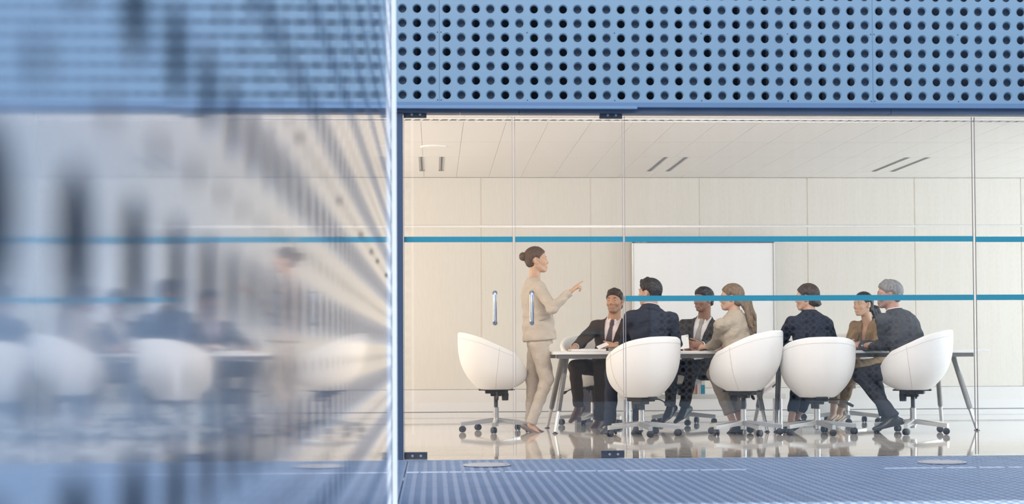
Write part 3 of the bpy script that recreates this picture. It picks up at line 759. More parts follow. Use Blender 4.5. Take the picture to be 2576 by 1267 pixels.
HAIRCUT = {}
def hair_field(C_, H, s, style, h=.0033):
    Fd = Field(C_ - (V3(.21, .21, .46) if style == 'pony' else V3(.21, .21, .28)), C_ + .21, h); g = lambda x, y, z: C_ + H @ (V3(x, y, z) * s)
    th = {'crop': .012, 'quiff': .014, 'grey': .015, 'bun_high': .010, 'bun_low': .012, 'pony': .012, 'pony_black': .011}[style]
    Fd.ell(g(-.016, 0, .031), np.array([.096 + th, .075 + th, .088 + th]) * s, H, 0)
    fem = style in ('bun_high', 'bun_low', 'pony', 'pony_black')
    if not fem: Fd.cone(g(-.064, -.025, -.040), g(-.064, .025, -.040), .034 * s, .034 * s, .03 * s)
    elif style == 'bun_high': Fd.cone(g(-.058, -.022, -.030), g(-.058, .022, -.030), .036 * s, .036 * s, .03 * s)
    else: Fd.cone(g(-.062, -.025, -.045), g(-.062, .025, -.045), .042 * s, .042 * s, .03 * s)
    def keep(P):
        q = (P - C_) @ H / s; x, y, z = q[..., 0], np.abs(q[..., 1]), q[..., 2]
        if fem: xm = np.interp(z, [-.06, -.02, .0, .02, .04, .055, .068, .085], [.004, .008, .016, .028, .043, .060, .082, .13])
        else: xm = np.interp(z, [-.06, -.02, .0, .02, .035, .050, .062, .075], [.006, .010, .016, .028, .044, .066, .088, .13])
        front = x - xm + .15 * np.maximum(0, y - .05)
        if fem: low = (-.072 if style == 'bun_high' else -.093) - z + .55 * np.maximum(0, x + .055)
        else: low = -.026 - z + np.where(x < -.02, .85 * (x + .02), 0.0)
        if not fem:   # sideburn strip in front of the ear
            burn = np.maximum(np.abs(x - .010) - .010, -.034 - z); low = np.where(burn < 0, np.minimum(low, burn), low)
        ear = .034 - np.sqrt((x + .014) ** 2 + (z + .012) ** 2)
        ear = np.where(y > .055, ear, -1)
        strand = .0016 * np.sin(q[..., 1] * 420 / s + 6 * np.sin(x * 45)) + .0012 * np.sin(z * 300 + x * 260)
        edge = np.maximum(np.maximum(front, low), ear)
        return edge * s, strand, np.clip(1 + edge / .030, 0, 1)
    slh, Ph = Fd.sub(Fd.lo, Fd.lo + Fd.h * (Fd.n - 1)); kd, st_, tp = keep(Ph)
    Fd.D[slh] = np.maximum(Fd.D[slh] + st_ + (th - .003) * s * tp ** 1.5, kd)   # the hair thins out towards the hairline
    if style in ('quiff', 'grey', 'crop'):
        up = {'quiff': .017, 'grey': .012, 'crop': .006}[style]
        for y in np.linspace(-.05, .05, 9):
            Fd.cone(g(.064 - abs(y) * .45, y, .080 + up * .4 + .004 * math.sin(y * 300)), g(.020, y * 1.05, .108 + up - abs(y) * .42), .015 * s, .017 * s, .010 * s)
        for y in np.linspace(-.062, .062, 11):
            Fd.cone(g(.03, y * .8, .105 + up - abs(y) * .55), g(-.065, y, .088 - abs(y) * .5 + .004 * math.sin(y * 500)), .013 * s, .014 * s, .008 * s)
    if style == 'quiff':
        for y in np.linspace(-.04, .045, 8): Fd.cone(g(.060, y, .092), g(.080 - abs(y) * .5, y * .9, .106 + .004 * math.sin(y * 220)), .010 * s, .011 * s, .008 * s)
    if fem:
        for y in np.linspace(-.058, .058, 11):
            Fd.cone(g(.056 - abs(y) * .6, y, .088 - abs(y) * .35), g(-.05, y * .8, .100 - abs(y) * .5), .010 * s, .015 * s, .007 * s)
    if style == 'bun_high':
        c0 = g(-.128, 0, .040); Fd.ell(c0, np.array([.034, .040, .040]) * s, H, .008)
        for a in np.linspace(0, 2 * math.pi, 9)[:-1]: Fd.cone(c0 + H @ V3(.004, .026 * math.cos(a), .026 * math.sin(a)), c0 + H @ V3(-.022, .016 * math.cos(a + 1), .016 * math.sin(a + 1)), .013 * s, .010 * s, .005)
        Fd.cone(g(-.09, 0, .036), g(-.12, 0, .040), .030 * s, .026 * s, .01)
    if style == 'bun_low':
        c0 = g(-.094, 0, -.058); Fd.ell(c0, np.array([.036, .050, .034]) * s, H, .010)
        for a in (-.03, -.01, .01, .03): Fd.cone(c0 + H @ V3(.01, a * 1.3, .018), c0 + H @ V3(-.018, a, -.008), .017 * s, .015 * s, .006)
    if style in ('pony', 'pony_black'):
        long_ = style == 'pony'
        base = g(-.108, 0, -.005 if long_ else -.02); Fd.cone(g(-.08, 0, .0), base, .035 * s, .022 * s, .012)
        pts = HAIRCUT[style]
        for j, (dx, ph) in enumerate(((-.026, 0), (0, 1.2), (.026, 2.4), (.013, 3.9), (-.013, 5.0), (.034, 1.9), (-.034, 4.3))):
            prev = base; n_ = 14
            for i in range(1, n_ + 1):
                t = i / n_; c = np.array([np.interp(t, pts[0], pts[m_]) for m_ in (1, 2, 3)]); wv = .014 * math.sin(t * 7 + ph) * (1 if long_ else .4)
                q = base + c + V3(dx * (1.2 if 0.1 < t < .85 else .5) + wv, .35 * dx + wv * .5, 0)
                r_ = (.019 if long_ else .017) * (1 - .55 * t ** 2); Fd.cone(prev, q, r_ * s, r_ * s, .008); prev = q
    return Fd
HAIRCUT['pony'] = ([0, .25, .6, 1], [0, .03, .075, .105], [0, -.02, -.05, -.05], [0, -.06, -.19, -.31])
HAIRCUT['pony_black'] = ([0, .3, .65, 1], [0, .035, .06, .085], [0, -.01, -.01, 0], [0, -.03, -.09, -.15])

M_eye = mat('eye_white', (.72, .70, .68), .2); M_iris = mat('iris_dark', (.05, .035, .025), .15); M_brow = None
def cloth(name, col, noise=.05, sheen=.0): return mat(name, col, .85, noise=noise, nscale=14, bump=.8, bdist=.022, bscale=11, spec=.2, sheen=sheen, stretch=(1, 1, 1.6))
M_shirt = mat('white_shirt', (.80, .77, .77), .8, bump=.15, bscale=25, spec=.2)
M_sock = mat('dark_sock', (.018, .018, .022), .9)
M_lips = mat('lips', (.50, .20, .17), .4)

def person(label, base, J, skin, suit, hair_col, style, female=False, yaw=0, head=(0, 0, 0), hs=1.0, chest_f=None, trousers=None, shoe_col=(.02, .018, .018), tie=None, open_v=None, blouse=None,
           hands=(), prof=None, shoe=(), ankle_bare=False, suit_name='suit', lapel=True, jaw=1.0, beard=0.0, flats=False, hem=-.12, shirt_mat=None):
    root = empty('person', base, 0, label=label, cat='person')
    J = {k: np.asarray(v, float) for k, v in J.items()}
    pel, neck = J['pel'], J['neck']; U = nrm(neck - pel); Lv = J['sL'] - J['sR']; Lv = nrm(Lv - U * np.dot(Lv, U)); Fw = np.cross(Lv, U); T = np.stack([Lv, Fw, U], 1)
    LT = np.linalg.norm(neck - pel); kf = LT / .50
    if prof is None:
        prof = ([-.14, 0, .14, .30, .40, .455, .50, .535], [.178, .176, .155, .178, .182, .150, .085, .06], [.128, .126, .112, .128, .118, .095, .070, .055], [0, 0, .0, .005, -.005, -.012, -.01, .0]) if not female else \
               ([-.14, 0, .14, .30, .40, .455, .50, .535], [.172, .168, .130, .150, .152, .125, .072, .05], [.125, .120, .098, .118, .104, .084, .060, .048], [0, 0, .0, .014, .0, -.012, -.01, .0])
    vs, pa, pb, pc = (np.array(x) for x in prof); vs = vs * kf
    def torso(P, grow=0.0, vmin=hem, vmax=.52):
        q = (P - pel) @ T; u, w, v = q[..., 0], q[..., 1], q[..., 2]
        a = np.interp(v, vs, pa) + grow; b = np.interp(v, vs, pb) + grow; c = np.interp(v, vs, pc)
        e = np.sqrt((u / a) ** 2 + ((w - c) / b) ** 2) + 1e-6
        gr = np.sqrt((u / a ** 2) ** 2 + ((w - c) / b ** 2) ** 2) + 1e-6
        d = e * (e - 1) / gr
        return np.maximum(np.maximum(d, vmin * kf - v), v - vmax * kf - grow)
    tb = lambda m_: (np.minimum(pel - T[:, 2] * .2, neck) - .26 - m_, np.maximum(neck, pel) + .24 + m_)
    # --- body: one continuous skin surface (head, neck, trunk, arms, hands, legs, feet)
    H = rot_head(*head); C_ = J['head']
    pts = np.array([v for v in J.values()]); lo = pts.min(0) - .22; hi = pts.max(0) + .22
    body = Field(lo, hi, .0042)
    body.fn(*tb(0), lambda P: torso(P, -.022 if hem < -.05 else -.055, -.10 if hem < -.05 else -.04, .50), .02)
    nk = .050 if female else .060
    skull = C_ + H @ V3(-.022, 0, -.05) * hs
    body.cone(neck - U * .03, skull, nk * 1.08, nk * .95, .03)
    for sd in 'RL':
        body.cone(J['s' + sd], J['e' + sd], .042, .036, .03); body.cone(J['e' + sd], J['w' + sd], .034, .023 if female else .026, .015)
        body.cone(J['h' + sd], J['k' + sd], .06, .045, .03); body.cone(J['k' + sd], J['a' + sd], .044, .030, .015)
        ft = J['t' + sd] - J['a' + sd]; fl0 = nrm(ft); up0 = nrm(V3(0, 0, 1) - fl0 * fl0[2]); body.cone(J['a' + sd] - up0 * .035, J['a' + sd] + fl0 * .10 - up0 * .062, .028, .018, .02)
    for hd in hands: hand(body, **hd)
    head_prims(body, C_, H, hs, female, jaw)
    sk = mat('skin_%03d_%d' % (int(skin[0] * 1000), int(beard * 10)), skin, .5, noise=.10, nscale=22, sss=.12, spec=.35)
    bo = body.obj('body', sk, root)
    if beard:
        vc = np.empty(len(bo.data.vertices) * 3, np.float32); bo.data.vertices.foreach_get('co', vc); q = (vc.reshape(-1, 3) + np.array(root.location) - C_) @ H / hs
        x, y, z = q[:, 0], np.abs(q[:, 1]), q[:, 2]
        bd = np.clip((-.038 - z - .35 * np.maximum(0, .05 - x) + .25 * y) / .012, 0, 1) * np.clip((x - .002) / .015, 0, 1) * np.clip((z + .135) / .02, 0, 1)
        bd = np.maximum(bd, np.clip((x - .085) / .005, 0, 1) * np.clip((-.043 - z) / .004, 0, 1) * np.clip((z + .06) / .004, 0, 1)) * beard
        at_ = bo.data.attributes.new('beard', 'FLOAT', 'POINT'); at_.data.foreach_set('value', bd.astype(np.float32))
        nt = sk.node_tree; b_ = nt.nodes['Principled BSDF']; src = b_.inputs['Base Color'].links[0].from_socket
        an = nt.nodes.new('ShaderNodeAttribute'); an.attribute_name = 'beard'; mx = nt.nodes.new('ShaderNodeMix'); mx.data_type = 'RGBA'
        mx.inputs[7].default_value = (*[hc * .8 + s_ * .12 for hc, s_ in zip(hair_col, skin)], 1); nt.links.new(an.outputs['Fac'], mx.inputs[0]); nt.links.new(src, mx.inputs[6]); nt.links.new(mx.outputs[2], b_.inputs['Base Color'])
    # --- face pieces
    g = lambda x, y, z: C_ + H @ (V3(x, y, z) * hs) - np.array(root.location)
    for y in (-1, 1):
        e_ = B().sphere((0, 0, 0), .0118 * hs, 14, 10).obj('eye', M_eye, root, True, tuple(g(.0680, y * .0320, .0025)))
        i_ = B().sphere((0, 0, 0), .0064 * hs, 12, 8, (.6, 1, 1)).obj('iris', M_iris, e_, True); fd = H[:, 0]; i_.location = Vector(fd) * .0092 * hs
        i_.rotation_euler = Vector(fd).to_track_quat('X', 'Z').to_euler()
    hm = mat('hair_%03d' % int(sum(hair_col) * 1000 + hair_col[0] * 313), hair_col, .45, noise=.35, nscale=70, bump=.6, bscale=140, spec=.4, stretch=(1, 1, .12), col2=tuple(min(1, c * 1.7) for c in hair_col))
    for y in (-1, 1):
        bw = Field(C_ - .14, C_ + .14, .003); bg_ = lambda x, yy, z: C_ + H @ (V3(x, yy, z) * hs); r_ = .0022 if female else .0036
        bw.cone(bg_(.0885, y * .016, .0225), bg_(.0835, y * .036, .0275), r_ * hs, r_ * hs, .003); bw.cone(bg_(.0835, y * .036, .0275), bg_(.0685, y * .050, .0225), r_ * hs, .0022 * hs, .003)
        bw.obj('eyebrow', hm, root)
    lp = Field(C_ - .14, C_ + .14, .003); lg = lambda x, yy, z: C_ + H @ (V3(x, yy, z) * hs)
    lp.cone(lg(.0878, -.019, -.0613), lg(.0878, .019, -.0613), .0056 * hs, .0056 * hs, .004); lp.cone(lg(.0865, -.017, -.0715), lg(.0865, .017, -.0715), .0070 * hs, .0070 * hs, .004)
    lp.obj('lips', mat('lips_%03d' % int(skin[0] * 1000), tuple(c * k_ for c, k_ in zip(skin, (.82, .66, .64))), .45), root)
    hair_field(C_, H, hs, style).obj('hair', hm, root)
    # --- jacket
    sm_ = cloth(suit_name, suit)
    jk = Field(*[x for x in (np.minimum(tb(0)[0], pts.min(0) - .12), np.maximum(tb(0)[1], np.max([J[k] for k in ('eR', 'eL', 'wR', 'wL', 'neck')], 0) + .12))], .007)
    jk.fn(*tb(0), lambda P: torso(P, .004, hem, .515), .01)
    rS = (.060, .050, .045, .036) if female else (.068, .056, .050, .041)
    for sd in 'RL':
        s0 = J['s' + sd]; inw = (J['neck'] - U * .055 - s0) * .35
        jk.cone(s0 + inw * 2.1, s0, rS[0] * .72, rS[0] * .92, .05); jk.cone(s0, J['e' + sd], rS[0] * .95, rS[1], .03); w_ = J['w' + sd]; e_ = J['e' + sd]
        jk.cone(e_, w_, rS[1] * .98, rS[3], .02)
    # soft folds across the back and sleeves
    def folds(P):
        q = (P - pel) @ T
        return .0036 * np.sin(q[..., 2] * 62 + 3.0 * np.sin(q[..., 0] * 9 + q[..., 1] * 7)) * np.clip(1.2 - np.abs(q[..., 2] - .18) * 3, .25, 1) + .0024 * np.sin(q[..., 0] * 75 + q[..., 2] * 38)
    slA, PA = jk.sub(jk.lo, jk.lo + jk.h * (jk.n - 1)); jk.D[slA] += folds(PA).astype(np.float32)
    qA = (PA - pel) @ T; uA, wA, vA = qA[..., 0], qA[..., 1], qA[..., 2]
    # cuffs end cleanly before the wrist
    for sd in 'RL':
        d = nrm(J['w' + sd] - J['e' + sd]); rel = PA - J['w' + sd]; along = rel @ d; rad = np.linalg.norm(rel - along[..., None] * d, axis=-1)
        jk.D[slA] = np.where((rad < .075) & (along < .10), np.maximum(jk.D[slA], along + .004), jk.D[slA])
    # neck opening
    rn = np.linalg.norm((PA - neck) - ((PA - neck) @ nrm(skull - neck))[..., None] * nrm(skull - neck), axis=-1)
    jk.D[slA] = np.where(vA > (.455 * kf), np.maximum(jk.D[slA], (nk * 1.22) - rn), jk.D[slA])
    if open_v:
        v0, v1, hw = open_v[0] * kf, .47 * kf, open_v[1]   # bottom of the opening, half width at the collar
        tt = np.clip((vA - v0) / (v1 - v0), 0, 1.6); edge = hw * tt ** .85
        wedge = np.where((wA > .0) & (vA > v0), np.abs(uA) - edge, .1)
        if lapel:
            lw = .052 * np.clip(tt * 1.9, 0, 1) * np.clip((1.30 - tt) * 2.2, .25, 1)
            band = np.where((wA > .02) & (vA > v0) & (vA < .50 * kf), np.maximum(edge - np.abs(uA), np.abs(uA) - edge - lw), 1)
            jk.D[slA] = np.minimum(jk.D[slA], np.maximum(jk.D[slA] - .0075, band))
        jk.D[slA] = np.maximum(jk.D[slA], -wedge)
        if hem < -.05:  # cutaway below the button
            cutw = np.where((wA > 0) & (vA < v0 - .02), np.abs(uA) - np.clip((v0 - .02 - vA) * .25, 0, .05), .1); jk.D[slA] = np.maximum(jk.D[slA], -cutw)
    jk.obj('jacket', sm_, root)
    # jacket collar band around the back of the neck
    cb = Field(neck - .16, neck + .16, .005); ax = nrm(skull - neck)
    cb.cone(neck - ax * .022, neck + ax * .040, nk * 1.70, nk * 1.16, 0)
    cb.cut(lambda P: nk * (1.14 if not female else 1.10) - np.linalg.norm((P - neck) - ((P - neck) @ ax)[..., None] * ax, axis=-1))
    cb.cut(lambda P: ((P - neck) @ Fw) - (.022 if open_v else .05)); cb.cut(lambda P: ((P - neck) @ ax) - .022 + .5 * np.maximum(0, (P - neck) @ Fw)); cb.cut(lambda P: -.040 - ((P - neck) @ ax))
    cb.obj('jacket_collar', sm_, root)
    # --- shirt or blouse, tie
    if open_v:
        shm = shirt_mat or M_shirt
        sh = Field(*tb(0), .006); sh.fn(*tb(0), lambda P: torso(P, -.004, -.02, .50), .0)
        v0, hw = open_v[0] * kf, open_v[1]
        def fr(P):
            q = (P - pel) @ T; return np.maximum(np.abs(q[..., 0]) - np.clip(hw * 1.0 * np.clip((q[..., 2] - v0) / (.47 * kf - v0), 0, 2) + .03, .03, .12), -q[..., 1] - .01)
        sh.cut(fr)
        if not female:
            cr_ = Field(neck - .13, neck + .15, .0045); fw2 = nrm(Fw - ax * np.dot(Fw, ax))
            cr_.cone(neck - ax * .016, neck + ax * .034, nk * 1.34, nk * 1.16, 0)
            cr_.cut(lambda P: nk * 1.02 - np.linalg.norm((P - neck) - ((P - neck) @ ax)[..., None] * ax, axis=-1)); cr_.cut(lambda P: ((P - neck) @ ax) - .030 + .45 * np.maximum(0, (P - neck) @ fw2 - .0)); cr_.cut(lambda P: -.05 - ((P - neck) @ ax))
            # two collar points falling either side of the tie
            for s_ in (-1, 1):
                a0 = neck + fw2 * nk * .95 + ax * .008 + Lv * s_ * .022; cr_.flat(a0, a0 + Lv * s_ * .024 - ax * .046 + fw2 * .022, .020, .006, fw2, .35, .008)
            cr_.obj('shirt_collar', shm, root)
        if female and blouse is not None:
            def low(P):
                q = (P - pel) @ T; return (q[..., 2] - blouse * kf) - np.abs(q[..., 0]) * 1.6
            sh.cut(low)
        sh.obj('blouse' if female else 'shirt', shm, root)
        if tie:
            ti = Field(*tb(0), .0045); ti.fn(*tb(0), lambda P: torso(P, .006, -.02, .50), .0)
            def tw_(P):
                q = (P - pel) @ T; v = q[..., 2]; wd = np.interp(v, [0, .20 * kf, .44 * kf, .455 * kf, .50 * kf], [.040, .040, .016, .022, .024]); return np.maximum(np.abs(q[..., 0]) - wd, .02 - q[..., 1])
            ti.cut(tw_); ti.obj('tie', mat(tie[0], tie[1], .6, noise=.35, nscale=260), root)
            kn = Field(neck - .12, neck + .12, .0045); kc = neck + Fw * (nk * 1.22) - U * .022; kn.flat(kc + U * .014, kc - U * .020 + Fw * .006, .021, .013, Fw, .55, 0); kn.obj('tie_knot', mat(tie[0] + '_knot', tuple(c * .9 for c in tie[1]), .6), root)
        for sd in ('RL' if not female else ''):
            d = nrm(J['w' + sd] - J['e' + sd]); cf = Field(J['w' + sd] - .08, J['w' + sd] + .08, .005); cf.cone(J['w' + sd] - d * .03, J['w' + sd] + d * .010, .036, .033, 0); cf.cut(lambda P: ((P - J['w' + sd]) @ d) - .011); cf.cut(lambda P: .0285 - np.linalg.norm((P - J['w' + sd]) - ((P - J['w' + sd]) @ d)[..., None] * d, axis=-1)); cf.obj('shirt_cuff', M_shirt, root)
    # --- trousers
    tm = cloth(suit_name + '_trousers', trousers or suit)
    lg = np.array([J[k] for k in ('pel', 'hR', 'hL', 'kR', 'kL', 'aR', 'aL')]); tr = Field(lg.min(0) - .16, lg.max(0) + .17, .0075)
    tr.fn(*tb(0), lambda P: torso(P, -.014 if hem < -.05 else -.034, -.15 if hem < -.05 else -.055, .08), .01 if hem < -.05 else .05)
    q0 = (.092, .070, .064, .052) if not female else (.090, .066, .060, .048)
    for sd in 'RL':
        tr.cone(J['h' + sd], J['k' + sd], q0[0], q0[1], .03); tr.cone(J['k' + sd], J['a' + sd], q0[2], q0[3], .02)
    slT, PT = tr.sub(tr.lo, tr.lo + tr.h * (tr.n - 1)); tr.D[slT] += (.0022 * np.sin(PT[..., 2] * 55 + 3 * np.sin(PT[..., 0] * 13)) + .0015 * np.sin(PT[..., 0] * 70 + PT[..., 2] * 30)).astype(np.float32)
    for sd in 'RL':
        d = nrm(J['a' + sd] - J['k' + sd]); rel = PT - J['a' + sd]; al = rel @ d; rad = np.linalg.norm(rel - al[..., None] * d, axis=-1); lim = -.075 if ankle_bare else .012
        tr.D[slT] = np.where((rad < .10) & (al < .16), np.maximum(tr.D[slT], al - lim), tr.D[slT])
    tr.obj('trousers', tm, root)
    # --- shoes
    shm = mat('shoe_%03d' % int(sum(shoe_col) * 1000), shoe_col, .35, spec=.5)
    for sd in 'RL':
        a, t = J['a' + sd], J['t' + sd]; f = nrm(t - a); fl = nrm(V3(f[0], f[1], f[2])); up = nrm(V3(0, 0, 1) - fl * fl[2])
        heel = a - fl * .045 - up * .062; ball = a + fl * .10 - up * .070; toe = a + fl * (.185 if female else .205) - up * .072; sd_ = np.cross(up, fl)
        so = Field(np.minimum.reduce([heel, ball, toe, a]) - .07, np.maximum.reduce([heel, ball, toe, a]) + .07, .005)
        wdt = .034 if female else .040
        so.cone(heel, ball, wdt * .9, wdt, .02); so.flat(ball, toe - fl * .02, wdt * 1.08, wdt * .62, up, .72, .02)
        if not (female and (ankle_bare or flats)): so.cone(a - up * .02, a + fl * .06 - up * .05, .042, .036, .025)
        so.cut(lambda P: -((P - a) @ up) - .088, .004)
        if female and (ankle_bare or flats): so.cut(lambda P: (((P - a) @ up) + .052 - .012 * (((P - a) @ fl) < 0)), .004)
        so.obj('shoe', shm, root)
        if not female:
            d = nrm(J['k' + sd] - a); sk_ = Field(np.minimum(a - up * .05, a + d * .14) - .07, np.maximum(a - up * .05, a + d * .14) + .07, .006)
            sk_.cone(a + d * .13, a - up * .02, .042, .038, 0); sk_.cone(a - up * .02, a + fl * .05 - up * .05, .037, .026, .02); sk_.obj('sock', M_sock, root)
    return root

def j(**k): return k
X_ = V3(1, 0, 0); Z_ = V3(0, 0, 1)
# 1. standing woman pointing
person('woman standing in a pale beige trouser suit, hair in a bun, pointing with one finger', (1.0, 14.38, 0), j(
    pel=at(1357, 850, 14.38), neck=at(1344, 704, 14.38), head=at(1350.5, 654, 14.38), sR=at(1356, 723, 14.22), sL=at(1350, 723, 14.54), eR=at(1389, 775, 14.14), wR=at(1434, 734, 14.17),
    eL=at(1352, 790, 14.60), wL=at(1358, 836, 14.56), hR=at(1356, 868, 14.29), hL=at(1351, 868, 14.46), kR=at(1375, 955, 14.27), kL=at(1341, 958, 14.47), aR=at(1337, 1062, 14.27), aL=at(1334, 1058, 14.47), tR=at(1372, 1078, 14.22), tL=at(1380, 1072, 14.47)),
    (.60, .385, .27), (.53, .46, .39), (.066, .037, .022), 'bun_high', True, head=(2, 3, 0), suit_name='beige_linen', shoe_col=(.17, .12, .10), flats=True,
    prof=([-.14, 0, .10, .24, .36, .44, .50, .535], [.19, .185, .150, .14, .155, .140, .080, .05], [.158, .152, .142, .135, .128, .100, .066, .05], [.0, .0, .0, .008, -.005, -.012, -.012, 0]), hem=-.02, open_v=(.22, .05), blouse=.40, shirt_mat=mat('black_top', (.02, .02, .022), .7),
    hands=(dict(w=at(1436, 733, 14.17), f=nrm(V3(.62, -.05, .52)), n=V3(-.45, -.35, .75), t=V3(-.5, .25, .6), curls=[(4, 6, 4), (62, 60, 30), (70, 60, 30), (76, 62, 30)], sc=.92, thumb=(.75, .35, -.5)),
           dict(w=at(1358, 838, 14.56), f=V3(-.05, 0, -1), n=V3(.3, 1, 0), t=V3(1, 0, 0), curls=RELAX, sc=.9)))
_w = [o for o in bpy.data.objects if o.get('category') == 'person'][0]
_pf = B().box(-.056, .056, -.012, .012, -.004, .030, .003).xf(Matrix.Rotation(R(-13), 4, 'Y')).obj('pocket_flap', MATS['beige_linen'], _w); _pf.location = Vector(at(1371, 801, 14.247)) - _w.location; _pf.rotation_euler = (0, 0, R(20))
# 2. brown-suited man facing the glass
person('dark-haired man in a brown suit and plum tie facing the glass at the table end', (1.75, 15.5, 0), j(
    pel=at(1533, 915, 15.55), neck=at(1545, 804, 15.47), head=at(1546, 759, 15.42), sR=at(1500, 822, 15.52), sL=at(1594, 822, 15.38), eR=at(1463, 860, 15.30), wR=at(1448, 872, 15.03), eL=at(1600, 872, 15.36), wL=at(1551, 868, 15.10),
    hR=at(1526, 924, 15.5), hL=at(1566, 924, 15.5), kR=at(1447, 922, 15.02), kL=at(1510, 922, 15.0), aR=at(1455, 1018, 15.05), aL=at(1507, 1052, 15.15), tR=at(1425, 1048, 14.90), tL=at(1474, 1068, 15.0)),
    (.52, .30, .20), (.058, .042, .033), (.030, .020, .014), 'quiff', False, beard=.32, head=(-116, 8, 0), suit_name='dark_brown_suit', shoe_col=(.11, .052, .032), tie=('plum_tie', (.10, .075, .085)), open_v=(.10, .075), shirt_mat=mat('pink_shirt', (.80, .69, .70), .8, bump=.15, bscale=25, spec=.2),
    hands=(dict(w=at(1447, 873, 15.02), f=V3(-.45, -.85, -.06), n=V3(0, 0, 1), t=V3(.85, -.45, 0), curls=[(8, 14, 8)] * 4), dict(w=at(1549, 868, 15.09), f=V3(-.95, -.25, .05), n=V3(.1, -.6, .75), t=V3(0, .5, .8), curls=[(25, 35, 25)] * 4, thumb=(.8, .35, .1))))
# 3. dark-suited man from behind
person('dark-haired man in a navy suit with his back to the glass, nearest the doors', (1.88, 13.66, 0), j(
    pel=at(1632, 915, 13.62), neck=at(1636, 775, 13.66), head=at(1633, 736, 13.70), sR=at(1688, 803, 13.72), sL=at(1588, 800, 13.60), eR=at(1700, 862, 13.80), wR=at(1672, 872, 14.12), eL=at(1573, 862, 13.84), wL=at(1596, 872, 14.14),
    hR=at(1654, 928, 13.68), hL=at(1612, 928, 13.68), kR=at(1607, 938, 14.10), kL=at(1540, 938, 14.05), aR=at(1606, 1062, 13.98), aL=at(1534, 1066, 13.98), tR=at(1592, 1078, 14.12), tL=at(1505, 1080, 13.98)),
    (.50, .30, .22), (.030, .034, .050), (.012, .010, .010), 'quiff', False, head=(138, 2, 0), suit_name='navy_suit', open_v=(.10, .07),
    hands=(dict(w=at(1671, 872, 14.13), f=V3(-.3, .9, 0), n=V3(0, 0, 1), t=V3(-1, -.2, 0), curls=RELAX), dict(w=at(1597, 872, 14.15), f=V3(.3, .9, 0), n=V3(0, 0, 1), t=V3(1, -.2, 0), curls=RELAX)))
# 4. man with the phone
person('dark-skinned man in a charcoal suit and silver tie holding up a phone', (2.62, 15.5, 0), j(
    pel=at(1757, 915, 15.55), neck=at(1772, 802, 15.47), head=at(1769, 753, 15.40), sR=at(1722, 820, 15.55), sL=at(1814, 822, 15.36), eR=at(1712, 868, 15.25), wR=at(1728, 876, 15.02), eL=at(1812, 872, 15.20), wL=at(1766, 867, 14.92),
    hR=at(1752, 924, 15.5), hL=at(1790, 924, 15.5), kR=at(1690, 924, 15.02), kL=at(1742, 922, 15.0), aR=at(1686, 1018, 15.05), aL=at(1722, 1020, 15.1), tR=at(1662, 1044, 14.92), tL=at(1696, 1042, 15.0)),
    (.33, .175, .115), (.060, .054, .052), (.014, .011, .010), 'crop', False, beard=.25, head=(-148, -2, 0), suit_name='charcoal_suit', tie=('silver_tie', (.42, .39, .37)), open_v=(.08, .075),
    hands=(dict(w=at(1764, 867, 14.92), f=V3(-.97, -.12, .03), n=V3(-.05, -.85, -.5), t=V3(-.1, -.3, .95), curls=[(28, 30, 15), (32, 32, 18), (36, 34, 20), (40, 36, 20)], thumb=(.85, .35, -.4)),
           dict(w=at(1727, 876, 15.02), f=V3(.6, -.8, 0), n=V3(0, 0, 1), t=V3(.8, .6, 0), curls=RELAX)))
# 5. long-haired woman in beige
person('woman in a beige jacket with a long fair ponytail, back to the glass', (2.62, 13.66, 0), j(
    pel=at(1858, 915, 13.62), neck=at(1848, 787, 13.68), head=at(1839, 748, 13.70), sR=at(1884, 820, 13.78), sL=at(1814, 818, 13.56), eR=at(1880, 866, 13.98), wR=at(1822, 870, 14.22), eL=at(1803, 862, 13.86), wL=at(1784, 872, 14.12),
    hR=at(1876, 926, 13.72), hL=at(1842, 926, 13.62), kR=at(1832, 940, 14.12), kL=at(1796, 938, 14.02), aR=at(1862, 1056, 14.02), aL=at(1844, 1060, 13.92), tR=at(1850, 1075, 14.14), tL=at(1826, 1080, 14.02)),
    (.58, .36, .26), (.44, .375, .295), (.125, .085, .052), 'pony', True, head=(161, -2, 0), hs=.97, suit_name='beige_jacket', trousers=(.32, .275, .225), shoe_col=(.015, .014, .016), ankle_bare=True,
    hands=(dict(w=at(1782, 872, 14.13), f=V3(-.75, .5, 0), n=V3(-.3, -.5, .8), t=V3(.3, .7, .4), curls=GRIP, sc=.9), dict(w=at(1820, 871, 14.23), f=V3(-1, .1, 0), n=V3(0, 0, 1), t=V3(-.2, -1, 0), curls=RELAX, sc=.9)))
